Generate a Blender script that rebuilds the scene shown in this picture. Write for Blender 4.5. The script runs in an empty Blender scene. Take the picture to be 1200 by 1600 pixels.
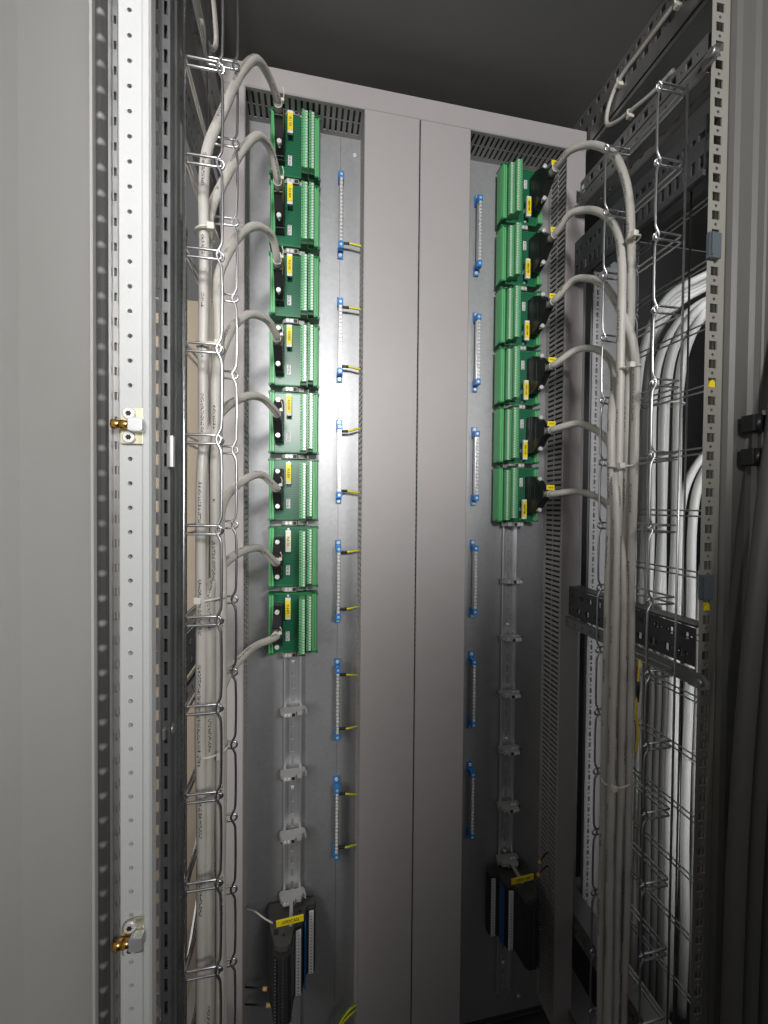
import bpy, bmesh, math, random
from mathutils import Vector, Matrix
random.seed(7)
S = bpy.context.scene
COL = S.collection
R = math.radians

# ---------------------------------------------------------------- camera
cam_d = bpy.data.cameras.new("camera")
cam = bpy.data.objects.new("camera", cam_d)
COL.objects.link(cam)
right = Vector((0.98215, -0.18787, 0.00902))
fwd = Vector((0.18800, 0.98202, -0.01722)).normalized()
up = right.cross(fwd).normalized()
right = fwd.cross(up)
m = Matrix((right, up, -fwd)).transposed().to_4x4()
m.translation = Vector((0, -0.812, 0))
cam.matrix_world = m
cam_d.sensor_fit = 'VERTICAL'
cam_d.sensor_height = 24.0
cam_d.sensor_width = 18.0
cam_d.lens = 24.0 * 633.58 / 1600
cam_d.clip_start = 0.01
cam_d.clip_end = 50
S.camera = cam
S.render.resolution_x, S.render.resolution_y = 768, 1024

# ---------------------------------------------------------------- world: dim indoor room, brighter overhead
w = bpy.data.worlds.new("World")
S.world = w
w.use_nodes = True
nt = w.node_tree
bg = nt.nodes["Background"]
tc = nt.nodes.new("ShaderNodeTexCoord")
sx = nt.nodes.new("ShaderNodeSeparateXYZ")
rp = nt.nodes.new("ShaderNodeValToRGB")
mp = nt.nodes.new("ShaderNodeMapRange")
nt.links.new(tc.outputs["Generated"], sx.inputs[0])
nt.links.new(sx.outputs["Z"], mp.inputs["Value"])
mp.inputs["From Min"].default_value = -1
nt.links.new(mp.outputs[0], rp.inputs[0])
cr = rp.color_ramp
cr.elements[0].position = 0.25; cr.elements[0].color = (0.05, 0.047, 0.045, 1)
cr.elements[1].position = 0.72; cr.elements[1].color = (0.62, 0.62, 0.63, 1)
e = cr.elements.new(0.42); e.color = (0.13, 0.125, 0.12, 1)
e = cr.elements.new(0.52); e.color = (0.42, 0.42, 0.43, 1)
nt.links.new(rp.outputs[0], bg.inputs[0])
bg.inputs[1].default_value = 0.20

# ---------------------------------------------------------------- lamps
def lamp(name, kind, loc, target, energy, color=(1, 1, 1), **kw):
    d = bpy.data.lights.new(name, kind)
    d.energy = energy
    d.color = color
    for k, v in kw.items():
        setattr(d, k, v)
    o = bpy.data.objects.new(name, d)
    COL.objects.link(o)
    o.location = loc
    o.rotation_euler = (Vector(target) - Vector(loc)).to_track_quat('-Z', 'Y').to_euler()
    return o
# the phone's own torch beside the lens, throwing light forward and up
lamp("phone_torch", 'SPOT', (-0.05, -0.84, 0.05), (0.10, 0, 0.24), 1.5, (1, 0.985, 0.97),
     spot_size=R(140), spot_blend=0.7, shadow_soft_size=0.014)
# room light behind the photographer; its cone edge stands in for their body shadow
lamp("room_light_spot", 'SPOT', (-0.05, -2.1, 0.62), (0.20, 0, 0.78), 132, (1, 0.985, 0.98),
     spot_size=R(58), spot_blend=0.75, shadow_soft_size=0.16)
# unseen fill lamps added to brighten the bays on either side
lamp("right_bay_fill_light", 'AREA', (0.88, -0.62, -0.05), (0.84, 0, -0.1), 1.05, (0.97, 0.985, 1.0),
     shape='RECTANGLE', size=0.22, size_y=1.5, spread=R(55))
lamp("door_fill_light", 'AREA', (0.75, -2.3, 0.75), (-0.30, -0.5, 0.0), 2.3, (1.0, 0.985, 0.96),  # added fill that lifts the door and its frame strip
     shape='RECTANGLE', size=0.7, size_y=0.4, spread=R(44))
lamp("left_bay_fill_light", 'AREA', (-0.46, -0.42, 0.1), (-0.28, 0.14, -0.1), 4.5, (1.0, 0.97, 0.93),  # added fill that brightens the tan board
     shape='RECTANGLE', size=0.12, size_y=1.3)

S.view_settings.view_transform = 'Standard'
S.view_settings.look = 'None'
S.view_settings.exposure = 0
S.view_settings.gamma = 1
S.view_settings.use_curve_mapping = False

# ---------------------------------------------------------------- materials
MATS = {}
def mat(name, col, rough=0.5, metal=0.0, var=0.0, vscale=12.0, bump=0.0, bscale=400.0, rvar=0.0, spec=0.5):
    if name in MATS:
        return MATS[name]
    mt = bpy.data.materials.new(name)
    mt.use_nodes = True
    n = mt.node_tree
    b = n.nodes["Principled BSDF"]
    b.inputs["Base Color"].default_value = (*col, 1)
    b.inputs["Roughness"].default_value = rough
    b.inputs["Metallic"].default_value = metal
    b.inputs["Specular IOR Level"].default_value = spec
    if var or bump or rvar:
        t = n.nodes.new("ShaderNodeTexCoord")
        if var or rvar:
            ns = n.nodes.new("ShaderNodeTexNoise")
            ns.inputs["Scale"].default_value = vscale
            ns.inputs["Detail"].default_value = 6
            ns.inputs["Roughness"].default_value = 0.65
            n.links.new(t.outputs["Object"], ns.inputs["Vector"])
            if var:
                mr = n.nodes.new("ShaderNodeMapRange")
                mr.inputs["From Min"].default_value = 0.25
                mr.inputs["From Max"].default_value = 0.75
                mr.inputs["To Min"].default_value = 1 - var
                mr.inputs["To Max"].default_value = 1 + var
                n.links.new(ns.outputs[0], mr.inputs[0])
                mx = n.nodes.new("ShaderNodeVectorMath")
                mx.operation = 'SCALE'
                mx.inputs[0].default_value = col
                n.links.new(mr.outputs[0], mx.inputs["Scale"])
                n.links.new(mx.outputs[0], b.inputs["Base Color"])
            if rvar:
                m2 = n.nodes.new("ShaderNodeMapRange")
                m2.inputs["From Min"].default_value = 0.25
                m2.inputs["From Max"].default_value = 0.75
                m2.inputs["To Min"].default_value = max(0.03, rough - rvar)
                m2.inputs["To Max"].default_value = min(1, rough + rvar)
                n.links.new(ns.outputs[0], m2.inputs[0])
                n.links.new(m2.outputs[0], b.inputs["Roughness"])
        if bump:
            nb = n.nodes.new("ShaderNodeTexNoise")
            nb.inputs["Scale"].default_value = bscale
            nb.inputs["Detail"].default_value = 3
            n.links.new(t.outputs["Object"], nb.inputs["Vector"])
            bp = n.nodes.new("ShaderNodeBump")
            bp.inputs["Strength"].default_value = bump
            bp.inputs["Distance"].default_value = 0.001
            n.links.new(nb.outputs[0], bp.inputs["Height"])
            n.links.new(bp.outputs[0], b.inputs["Normal"])
    MATS[name] = mt
    return mt

duct_m = mat("duct_plastic", (0.36, 0.34, 0.335), 0.52, var=0.035, vscale=9, bump=0.05, bscale=900)
wall_m = mat("duct_wall_plastic", (0.40, 0.385, 0.38), 0.55, var=0.04, vscale=30)
white_m = mat("light_grey_paint", (0.56, 0.57, 0.565), 0.38, bump=0.22, bscale=260, var=0.02, vscale=5)
door_m = mat("door_paint", (0.50, 0.495, 0.475), 0.42, var=0.05, vscale=2.2, bump=0.12, bscale=330, rvar=0.06)
roof_m = mat("roof_paint", (0.18, 0.178, 0.172), 0.6, var=0.06, vscale=4)
frame_m = mat("zinc_frame", (0.36, 0.36, 0.355), 0.42, 0.75, var=0.10, vscale=18, rvar=0.08)
frame_dk = mat("dark_zinc", (0.17, 0.17, 0.175), 0.45, 0.6, var=0.15, vscale=20, rvar=0.1)
post_m = mat("post_paint", (0.15, 0.15, 0.138), 0.45, 0.2, var=0.07, vscale=8)
flange_m = mat("post_flange", (0.31, 0.305, 0.265), 0.45, 0.15, var=0.06, vscale=14)
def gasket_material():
    """black rubber with a column of painted-in pale reflection dots every 24 mm"""
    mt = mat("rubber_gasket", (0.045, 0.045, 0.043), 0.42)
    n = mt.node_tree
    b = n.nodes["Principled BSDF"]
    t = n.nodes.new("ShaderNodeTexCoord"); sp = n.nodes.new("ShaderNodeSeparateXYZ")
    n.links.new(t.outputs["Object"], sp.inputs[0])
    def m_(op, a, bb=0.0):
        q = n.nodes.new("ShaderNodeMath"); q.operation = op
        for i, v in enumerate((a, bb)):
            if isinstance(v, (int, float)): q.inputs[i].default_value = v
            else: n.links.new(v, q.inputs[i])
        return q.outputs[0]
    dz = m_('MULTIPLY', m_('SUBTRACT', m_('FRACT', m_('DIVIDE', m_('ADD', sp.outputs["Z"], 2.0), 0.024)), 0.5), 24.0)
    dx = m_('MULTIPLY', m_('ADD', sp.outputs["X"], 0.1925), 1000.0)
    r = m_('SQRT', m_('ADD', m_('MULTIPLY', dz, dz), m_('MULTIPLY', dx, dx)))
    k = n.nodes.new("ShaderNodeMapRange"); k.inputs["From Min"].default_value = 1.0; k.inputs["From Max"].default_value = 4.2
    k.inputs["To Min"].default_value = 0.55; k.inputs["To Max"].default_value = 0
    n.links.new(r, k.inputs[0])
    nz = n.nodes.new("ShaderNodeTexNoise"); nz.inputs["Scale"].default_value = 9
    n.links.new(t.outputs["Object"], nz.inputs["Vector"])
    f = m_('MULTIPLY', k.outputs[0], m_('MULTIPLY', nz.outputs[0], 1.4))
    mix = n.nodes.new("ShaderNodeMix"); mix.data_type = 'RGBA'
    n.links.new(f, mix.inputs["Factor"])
    mix.inputs["A"].default_value = (0.05, 0.05, 0.047, 1); mix.inputs["B"].default_value = (0.5, 0.5, 0.48, 1)  # glints on the rubber, painted into its colour
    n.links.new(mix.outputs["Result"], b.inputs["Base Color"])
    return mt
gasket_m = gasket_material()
black_m = mat("black_plastic", (0.012, 0.012, 0.013), 0.38, rvar=0.08, vscale=60)
tblack_m = mat("terminal_black", (0.028, 0.028, 0.029), 0.4, var=0.2, vscale=80)
tgrey_m = mat("terminal_end_grey", (0.06, 0.06, 0.055), 0.6, var=0.1, vscale=60)
green_m = mat("green_housing", (0.12, 0.45, 0.18), 0.42, var=0.07, vscale=40)
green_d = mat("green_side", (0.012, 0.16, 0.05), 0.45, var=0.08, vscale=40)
tgreen_m = mat("green_terminal", (0.15, 0.46, 0.21), 0.42, var=0.08, vscale=70)
steel_m = mat("bright_screw", (0.80, 0.80, 0.79), 0.30, 0.35, var=0.08, vscale=300)
wire_m = mat("tray_wire", (0.58, 0.58, 0.59), 0.30, 1.0, var=0.08, vscale=60)
rail_m = mat("rail_zinc", (0.70, 0.71, 0.73), 0.32, 0.75, var=0.03, vscale=14)
brass_m = mat("brass", (0.72, 0.42, 0.12), 0.26, 1.0, var=0.1, vscale=120)
zincy_m = mat("yellow_zinc", (0.72, 0.68, 0.50), 0.3, 0.9, var=0.14, vscale=60)
blue_m = mat("blue_plastic", (0.012, 0.22, 0.62), 0.36, var=0.06, vscale=60)
blue_dk = mat("dark_blue", (0.01, 0.07, 0.22), 0.5)
yellow_m = mat("yellow_label", (0.86, 0.70, 0.012), 0.5, var=0.03, vscale=90)
wlabel_m = mat("white_label", (0.76, 0.75, 0.76), 0.5, var=0.03, vscale=90)
ink_m = mat("black_ink", (0.015, 0.014, 0.012), 0.6)
ink_b = mat("brown_ink", (0.10, 0.07, 0.01), 0.6)
clamp_m = mat("grey_clamp", (0.35, 0.347, 0.343), 0.5, var=0.06, vscale=90)
tie_m = mat("nylon_tie", (0.66, 0.63, 0.56), 0.4)
wcab_m = mat("white_cable", (0.66, 0.66, 0.635), 0.42, var=0.04, vscale=14)
dcab_m = mat("dark_cable", (0.13, 0.125, 0.12), 0.45, var=0.06, vscale=9)
tan_m = mat("cardboard", (0.42, 0.35, 0.275), 0.8, var=0.06, vscale=5)
bar_dk = mat("black_zinc", (0.10, 0.102, 0.107), 0.4, 0.4, var=0.2, vscale=22, rvar=0.1)
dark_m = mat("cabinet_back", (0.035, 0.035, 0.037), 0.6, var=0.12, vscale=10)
panel_m = mat("grey_panel", (0.45, 0.445, 0.45), 0.5, var=0.04, vscale=6)
bluebar_m = mat("blue_zinc", (0.36, 0.40, 0.44), 0.45, 0.5, var=0.08, vscale=20)
clear_m = mat("grey_clip", (0.11, 0.13, 0.15), 0.2)
copper_m = mat("tan_sleeve", (0.68, 0.42, 0.16), 0.5)
floor_m = mat("floor_sheet", (0.10, 0.10, 0.10), 0.5, 0.2, var=0.2, vscale=6)

def pcb_material():
    mt = bpy.data.materials.new("circuit_board_green")
    mt.use_nodes = True
    n = mt.node_tree
    b = n.nodes["Principled BSDF"]
    t = n.nodes.new("ShaderNodeTexCoord")
    wv = n.nodes.new("ShaderNodeTexWave")
    wv.wave_type = 'BANDS'; wv.bands_direction = 'Z'
    wv.inputs["Scale"].default_value = 75
    wv.inputs["Distortion"].default_value = 1.2
    wv.inputs["Detail"].default_value = 1
    n.links.new(t.outputs["Object"], wv.inputs["Vector"])
    r = n.nodes.new("ShaderNodeValToRGB")
    r.color_ramp.elements[0].color = (0.010, 0.105, 0.05, 1)
    r.color_ramp.elements[1].color = (0.020, 0.155, 0.075, 1)
    n.links.new(wv.outputs[0], r.inputs[0])
    n.links.new(r.outputs[0], b.inputs["Base Color"])
    b.inputs["Roughness"].default_value = 0.3
    return mt
pcb_m = pcb_material()

def plate_material():
    mt = bpy.data.materials.new("galvanised_plate")
    mt.use_nodes = True
    n = mt.node_tree
    b = n.nodes["Principled BSDF"]
    t = n.nodes.new("ShaderNodeTexCoord")
    mpv = n.nodes.new("ShaderNodeMapping")
    mpv.inputs["Scale"].default_value = (1, 1, 0.35)
    n.links.new(t.outputs["Object"], mpv.inputs[0])
    n1 = n.nodes.new("ShaderNodeTexNoise"); n1.inputs["Scale"].default_value = 6; n1.inputs["Detail"].default_value = 6
    n.links.new(mpv.outputs[0], n1.inputs["Vector"])
    n2 = n.nodes.new("ShaderNodeTexVoronoi"); n2.inputs["Scale"].default_value = 130
    n.links.new(t.outputs["Object"], n2.inputs["Vector"])
    n3 = n.nodes.new("ShaderNodeTexNoise"); n3.inputs["Scale"].default_value = 34; n3.inputs["Detail"].default_value = 4
    n.links.new(t.outputs["Object"], n3.inputs["Vector"])
    ramp = n.nodes.new("ShaderNodeValToRGB")
    ramp.color_ramp.elements[0].position = 0.3; ramp.color_ramp.elements[0].color = (0.375, 0.378, 0.388, 1)
    ramp.color_ramp.elements[1].position = 0.7; ramp.color_ramp.elements[1].color = (0.445, 0.448, 0.46, 1)
    n.links.new(n1.outputs[0], ramp.inputs[0])
    # pale smudges of handling with a shape of their own
    r3 = n.nodes.new("ShaderNodeValToRGB")
    r3.color_ramp.elements[0].position = 0.66; r3.color_ramp.elements[0].color = (0, 0, 0, 1)
    r3.color_ramp.elements[1].position = 0.80; r3.color_ramp.elements[1].color = (0.35, 0.35, 0.35, 1)
    n.links.new(n3.outputs[0], r3.inputs[0])
    mix = n.nodes.new("ShaderNodeMix"); mix.data_type = 'RGBA'
    n.links.new(r3.outputs[0], mix.inputs["Factor"])
    n.links.new(ramp.outputs[0], mix.inputs["A"])
    mix.inputs["B"].default_value = (0.56, 0.565, 0.585, 1)
    hsv = n.nodes.new("ShaderNodeHueSaturation")
    mr = n.nodes.new("ShaderNodeMapRange")
    mr.inputs["To Min"].default_value = 0.95; mr.inputs["To Max"].default_value = 1.05
    n.links.new(n2.outputs["Color"], mr.inputs[0])
    n.links.new(mr.outputs[0], hsv.inputs["Value"])
    n.links.new(mix.outputs["Result"], hsv.inputs["Color"])
    n.links.new(hsv.outputs[0], b.inputs["Base Color"])
    b.inputs["Metallic"].default_value = 0.60
    m2 = n.nodes.new("ShaderNodeMapRange")
    m2.inputs["From Min"].default_value = 0.3; m2.inputs["From Max"].default_value = 0.7
    m2.inputs["To Min"].default_value = 0.44; m2.inputs["To Max"].default_value = 0.53
    n.links.new(n1.outputs[0], m2.inputs[0])
    n.links.new(m2.outputs[0], b.inputs["Roughness"])
    bp = n.nodes.new("ShaderNodeBump"); bp.inputs["Strength"].default_value = 0.04; bp.inputs["Distance"].default_value = 0.001
    n.links.new(n2.outputs["Distance"], bp.inputs["Height"])
    n.links.new(bp.outputs[0], b.inputs["Normal"])
    return mt
plate_m = plate_material()

def cable_material():
    """light grey sheath; small black printing along two lines of the jacket (uv: metres along, turn around)"""
    mt = bpy.data.materials.new("printed_grey_sheath")
    mt.use_nodes = True
    n = mt.node_tree
    b = n.nodes["Principled BSDF"]
    uv = n.nodes.new("ShaderNodeUVMap"); uv.uv_map = "sheath"
    s = n.nodes.new("ShaderNodeSeparateXYZ")
    n.links.new(uv.outputs[0], s.inputs[0])
    def math_(op, a, bb=None, c=None):
        q = n.nodes.new("ShaderNodeMath"); q.operation = op
        for i, v in enumerate((a, bb, c)):
            if v is None: continue
            if isinstance(v, (int, float)): q.inputs[i].default_value = v
            else: n.links.new(v, q.inputs[i])
        return q.outputs[0]
    v4 = math_('FRACT', math_('MULTIPLY', s.outputs["Y"], 3.0))
    band = math_('LESS_THAN', math_('ABSOLUTE', math_('SUBTRACT', v4, 0.5)), 0.15)
    # letters: thresholded fine noise along the length
    cmb = n.nodes.new("ShaderNodeCombineXYZ")
    n.links.new(math_('MULTIPLY', s.outputs["X"], 480.0), cmb.inputs[0])
    n.links.new(math_('MULTIPLY', s.outputs["Y"], 34.0), cmb.inputs[1])
    nz = n.nodes.new("ShaderNodeTexNoise"); nz.inputs["Scale"].default_value = 1; nz.inputs["Detail"].default_value = 0
    n.links.new(cmb.outputs[0], nz.inputs["Vector"])
    ink = math_('GREATER_THAN', nz.outputs[0], 0.52)
    # words only in stretches
    c2 = n.nodes.new("ShaderNodeCombineXYZ")
    n.links.new(math_('MULTIPLY', s.outputs["X"], 17.0), c2.inputs[0])
    n.links.new(math_('FLOOR', math_('MULTIPLY', s.outputs["Y"], 3.0)), c2.inputs[1])
    oi = n.nodes.new("ShaderNodeObjectInfo")
    n.links.new(math_('MULTIPLY', oi.outputs["Random"], 40.0), c2.inputs[2])
    nw = n.nodes.new("ShaderNodeTexNoise"); nw.inputs["Scale"].default_value = 1; nw.inputs["Detail"].default_value = 0
    n.links.new(c2.outputs[0], nw.inputs["Vector"])
    words = math_('GREATER_THAN', nw.outputs[0], 0.54)
    f = math_('MULTIPLY', math_('MULTIPLY', band, ink), words)
    mix = n.nodes.new("ShaderNodeMix"); mix.data_type = 'RGBA'
    n.links.new(f, mix.inputs["Factor"])
    t = n.nodes.new("ShaderNodeTexCoord")
    nn = n.nodes.new("ShaderNodeTexNoise"); nn.inputs["Scale"].default_value = 22; nn.inputs["Detail"].default_value = 5
    n.links.new(t.outputs["Object"], nn.inputs["Vector"])
    r = n.nodes.new("ShaderNodeValToRGB")
    r.color_ramp.elements[0].position = 0.3; r.color_ramp.elements[0].color = (0.44, 0.42, 0.38, 1)
    r.color_ramp.elements[1].position = 0.7; r.color_ramp.elements[1].color = (0.51, 0.49, 0.45, 1)
    n.links.new(nn.outputs[0], r.inputs[0])
    n.links.new(r.outputs[0], mix.inputs["A"])
    mix.inputs["B"].default_value = (0.05, 0.045, 0.045, 1)
    n.links.new(mix.outputs["Result"], b.inputs["Base Color"])
    b.inputs["Roughness"].default_value = 0.42
    return mt
cable_m = cable_material()

def earth_material():
    mt = bpy.data.materials.new("yellow_green_sheath")
    mt.use_nodes = True
    n = mt.node_tree
    b = n.nodes["Principled BSDF"]
    uv = n.nodes.new("ShaderNodeUVMap"); uv.uv_map = "sheath"
    s = n.nodes.new("ShaderNodeSeparateXYZ")
    n.links.new(uv.outputs[0], s.inputs[0])
    a = n.nodes.new("ShaderNodeMath"); a.operation = 'PINGPONG'; a.inputs[1].default_value = 0.25
    n.links.new(s.outputs["Y"], a.inputs[0])
    g = n.nodes.new("ShaderNodeMath"); g.operation = 'GREATER_THAN'; g.inputs[1].default_value = 0.15
    n.links.new(a.outputs[0], g.inputs[0])
    mix = n.nodes.new("ShaderNodeMix"); mix.data_type = 'RGBA'
    n.links.new(g.outputs[0], mix.inputs["Factor"])
    mix.inputs["A"].default_value = (0.72, 0.62, 0.02, 1)
    mix.inputs["B"].default_value = (0.09, 0.26, 0.02, 1)
    n.links.new(mix.outputs["Result"], b.inputs["Base Color"])
    b.inputs["Roughness"].default_value = 0.4
    return mt
earth_m = earth_material()

# ---------------------------------------------------------------- mesh builder (millimetres; h = distance in front of the mounting plate)
def P(x, h, z):
    return Vector((x * .001, -h * .001, z * .001))

class MB:
    def __init__(s):
        s.bm = bmesh.new()
        s.uv = None
    def box(s, x0, x1, h0, h1, z0, z1, bev=0.0):
        vs = [s.bm.verts.new(P(x, h, z)) for x in (x0, x1) for h in (h0, h1) for z in (z0, z1)]
        fs = []
        for q in ((0, 1, 3, 2), (4, 6, 7, 5), (0, 4, 5, 1), (2, 3, 7, 6), (0, 2, 6, 4), (1, 5, 7, 3)):
            fs.append(s.bm.faces.new([vs[i] for i in q]))
        if bev:
            es = list({e for f in fs for e in f.edges})
            bmesh.ops.bevel(s.bm, geom=es, offset=bev * .001, segments=2, affect='EDGES', profile=0.6)
        return s
    def prism(s, pts, axis, a0, a1, bev=0.0):
        """polygon pts extruded along axis: 'z' pts=(x,h); 'x' pts=(h,z); 'h' pts=(x,z)"""
        def mk(p, a):
            if axis == 'z': return P(p[0], p[1], a)
            if axis == 'x': return P(a, p[0], p[1])
            return P(p[0], a, p[1])
        A = [s.bm.verts.new(mk(p, a0)) for p in pts]
        B = [s.bm.verts.new(mk(p, a1)) for p in pts]
        n = len(pts)
        fs = [s.bm.faces.new(A), s.bm.faces.new(B[::-1])]
        for i in range(n):
            fs.append(s.bm.faces.new((A[i], B[i], B[(i + 1) % n], A[(i + 1) % n])))
        if bev:
            es = list({e for f in fs for e in f.edges})
            bmesh.ops.bevel(s.bm, geom=es, offset=bev * .001, segments=2, affect='EDGES', profile=0.6)
        return s
    def cyl(s, c, axis, r, l, n=16, r2=None, bev=0.0):
        """cylinder starting at c=(x,h,z) going length l along axis 'x','h','z'"""
        r2 = r if r2 is None else r2
        def ring(rr, a):
            out = []
            for k in range(n):
                t = 2 * math.pi * k / n
                u, v = rr * math.cos(t), rr * math.sin(t)
                if axis == 'h': p = P(c[0] + u, c[1] + a, c[2] + v)
                elif axis == 'x': p = P(c[0] + a, c[1] + u, c[2] + v)
                else: p = P(c[0] + u, c[1] + v, c[2] + a)
                out.append(s.bm.verts.new(p))
            return out
        rings = [ring(r, 0)]
        if bev:
            rings += [ring(r2, l - bev), ring(r2 - bev, l)]
        else:
            rings += [ring(r2, l)]
        for A, B in zip(rings, rings[1:]):
            for k in range(n):
                f = s.bm.faces.new((A[k], A[(k + 1) % n], B[(k + 1) % n], B[k])); f.smooth = True
        s.bm.faces.new(rings[0][::-1]); s.bm.faces.new(rings[-1])
        return s
    def tube(s, path, r, n=10, sub=6, uv=False, closed=False, rfun=None):
        pts = [P(*p) for p in path]
        if sub > 1:
            q = []
            N = len(pts)
            rng = range(N) if closed else range(N - 1)
            for i in rng:
                if closed:
                    p0, p1, p2, p3 = pts[i - 1], pts[i], pts[(i + 1) % N], pts[(i + 2) % N]
                else:
                    p1, p2 = pts[i], pts[i + 1]
                    p0 = pts[i - 1] if i else p1 + (p1 - p2)
                    p3 = pts[i + 2] if i + 2 < N else p2 + (p2 - p1)
                # centripetal Catmull-Rom
                t0 = 0; t1 = t0 + max((p1 - p0).length, 1e-6) ** .5
                t2 = t1 + max((p2 - p1).length, 1e-6) ** .5
                t3 = t2 + max((p3 - p2).length, 1e-6) ** .5
                for k in range(sub):
                    t = t1 + (t2 - t1) * k / sub
                    a1 = p0 * ((t1 - t) / (t1 - t0)) + p1 * ((t - t0) / (t1 - t0))
                    a2 = p1 * ((t2 - t) / (t2 - t1)) + p2 * ((t - t1) / (t2 - t1))
                    a3 = p2 * ((t3 - t) / (t3 - t2)) + p3 * ((t - t2) / (t3 - t2))
                    b1 = a1 * ((t2 - t) / (t2 - t0)) + a2 * ((t - t0) / (t2 - t0))
                    b2 = a2 * ((t3 - t) / (t3 - t1)) + a3 * ((t - t1) / (t3 - t1))
                    q.append(b1 * ((t2 - t) / (t2 - t1)) + b2 * ((t - t1) / (t2 - t1)))
            if not closed: q.append(pts[-1])
            pts = q
        N = len(pts)
        rr = r * .001
        rings = []
        nrm = None
        L = 0; Ls = []
        for i, p in enumerate(pts):
            a = pts[i - 1] if (i or closed) else pts[0]
            c = pts[(i + 1) % N] if (i < N - 1 or closed) else pts[-1]
            t = (c - a).normalized()
            if nrm is None:
                nrm = Vector((0.3, -1, 0.05)); nrm = (nrm - t * nrm.dot(t))
                if nrm.length < 1e-3: nrm = Vector((1, 0, 0)) - t * t.x
                nrm.normalize()
            else:
                nrm = (nrm - t * nrm.dot(t)).normalized()
            bn = t.cross(nrm)
            if i: L += (p - pts[i - 1]).length
            Ls.append(L)
            k_ = rr if rfun is None else rr * rfun(i / max(1, N - 1))
            rings.append([s.bm.verts.new(p + (nrm * math.cos(2 * math.pi * k / n) + bn * math.sin(2 * math.pi * k / n)) * k_) for k in range(n)])
        if uv and s.uv is None:
            s.uv = s.bm.loops.layers.uv.new("sheath")
        for i in range(N if closed else N - 1):
            A, B = rings[i], rings[(i + 1) % N]
            for k in range(n):
                f = s.bm.faces.new((A[k], A[(k + 1) % n], B[(k + 1) % n], B[k])); f.smooth = True
                if uv:
                    for lp, (l_, v_) in zip(f.loops, ((Ls[i], k / n), (Ls[i], (k + 1) / n), (Ls[(i + 1) % N], (k + 1) / n), (Ls[(i + 1) % N], k / n))):
                        lp[s.uv].uv = (l_, v_)
        if not closed:
            s.bm.faces.new(rings[0][::-1]); s.bm.faces.new(rings[-1])
        return s
    def cell(s, o, ua, va, na, w, l, hole, t):
        """rectangle w x l (axes ua, va from corner o) with one hole through it; hole = (cx, cy, 'c', r) or (cx, cy, 'r', hw, hl); t = thickness along -na"""
        cx, cy = hole[0], hole[1]
        ang = [2 * math.pi * k / 16 for k in range(16)]
        for X in (0, w):
            for Y in (0, l):
                ang.append(math.atan2(Y - cy, X - cx) % (2 * math.pi))
        if hole[2] == 'r':
            for X in (-hole[3], hole[3]):
                for Y in (-hole[4], hole[4]):
                    ang.append(math.atan2(Y, X) % (2 * math.pi))
        ang = sorted(ang)
        g = [ang[0]]
        for a in ang[1:]:
            if a - g[-1] > 1e-3: g.append(a)
        def raybox(a, x0, x1, y0, y1):
            c, q = math.cos(a), math.sin(a)
            ts = []
            if abs(c) > 1e-9: ts.append(((x1 if c > 0 else x0)) / c)
            if abs(q) > 1e-9: ts.append(((y1 if q > 0 else y0)) / q)
            tt = min(ts)
            return c * tt, q * tt
        O, I, D = [], [], []
        for a in g:
            x, y = raybox(a, -cx, w - cx, -cy, l - cy)
            O.append(s.bm.verts.new(o + (ua * (cx + x) + va * (cy + y)) * .001))
            if hole[2] == 'c': x, y = hole[3] * math.cos(a), hole[3] * math.sin(a)
            else: x, y = raybox(a, -hole[3], hole[3], -hole[4], hole[4])
            p = o + (ua * (cx + x) + va * (cy + y)) * .001
            I.append(s.bm.verts.new(p))
            D.append(s.bm.verts.new(p - na * t * .001))
        n = len(g)
        for k in range(n):
            j = (k + 1) % n
            s.bm.faces.new((O[k], O[j], I[j], I[k]))
            s.bm.faces.new((I[k], I[j], D[j], D[k]))
        return s
    def quad(s, o, ua, va, w, l):
        s.bm.faces.new([s.bm.verts.new(o + (ua * a + va * b) * .001) for a, b in ((0, 0), (w, 0), (w, l), (0, l))])
        return s
    def build(s, name, mt, parent=None, smooth=False):
        bmesh.ops.recalc_face_normals(s.bm, faces=s.bm.faces)
        me = bpy.data.meshes.new(name)
        s.bm.to_mesh(me); s.bm.free()
        me.materials.append(mt)
        if smooth:
            for p in me.polygons: p.use_smooth = True
        return link(name, me, parent)

def link(name, me, parent=None):
    o = bpy.data.objects.new(name, me)
    COL.objects.link(o)
    if parent: o.parent = parent
    return o
def tag(o, label, cat, group=None, kind=None):
    o["label"] = label; o["category"] = cat
    if group: o["group"] = group
    if kind: o["kind"] = kind
    return o
def thing(name, x, h, z, label, cat, group=None):
    o = bpy.data.objects.new(name, None)
    COL.objects.link(o)
    o.empty_display_size = 0.02
    o.location = P(x, h, z)
    return tag(o, label, cat, group)
def dup(o, parent=None):
    c = o.copy(); COL.objects.link(c)
    if parent: c.parent = parent
    for ch in list(o.children):
        dup(ch, c)
    return c
TXT = {}
def text_mesh(body, size, mt, squeeze=1.0):
    k = (body, size, mt.name, squeeze)
    if k in TXT: return TXT[k]
    cu = bpy.data.curves.new("lettering", 'FONT')
    cu.body = body; cu.size = size * .001; cu.align_x = 'CENTER'; cu.align_y = 'CENTER'
    cu.extrude = 0.00004; cu.offset = size * 0.000012
    o = bpy.data.objects.new("lettering", cu)
    COL.objects.link(o)
    dg = bpy.context.evaluated_depsgraph_get()
    me = bpy.data.meshes.new_from_object(o.evaluated_get(dg))
    me.transform(Matrix.Diagonal((squeeze, 1, 1, 1)))
    me.transform(Matrix.Rotation(R(90), 4, 'X'))       # read from the front (facing -Y)
    bpy.data.objects.remove(o); bpy.data.curves.remove(cu)
    me.materials.clear(); me.materials.append(mt)
    TXT[k] = me
    return me
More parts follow.
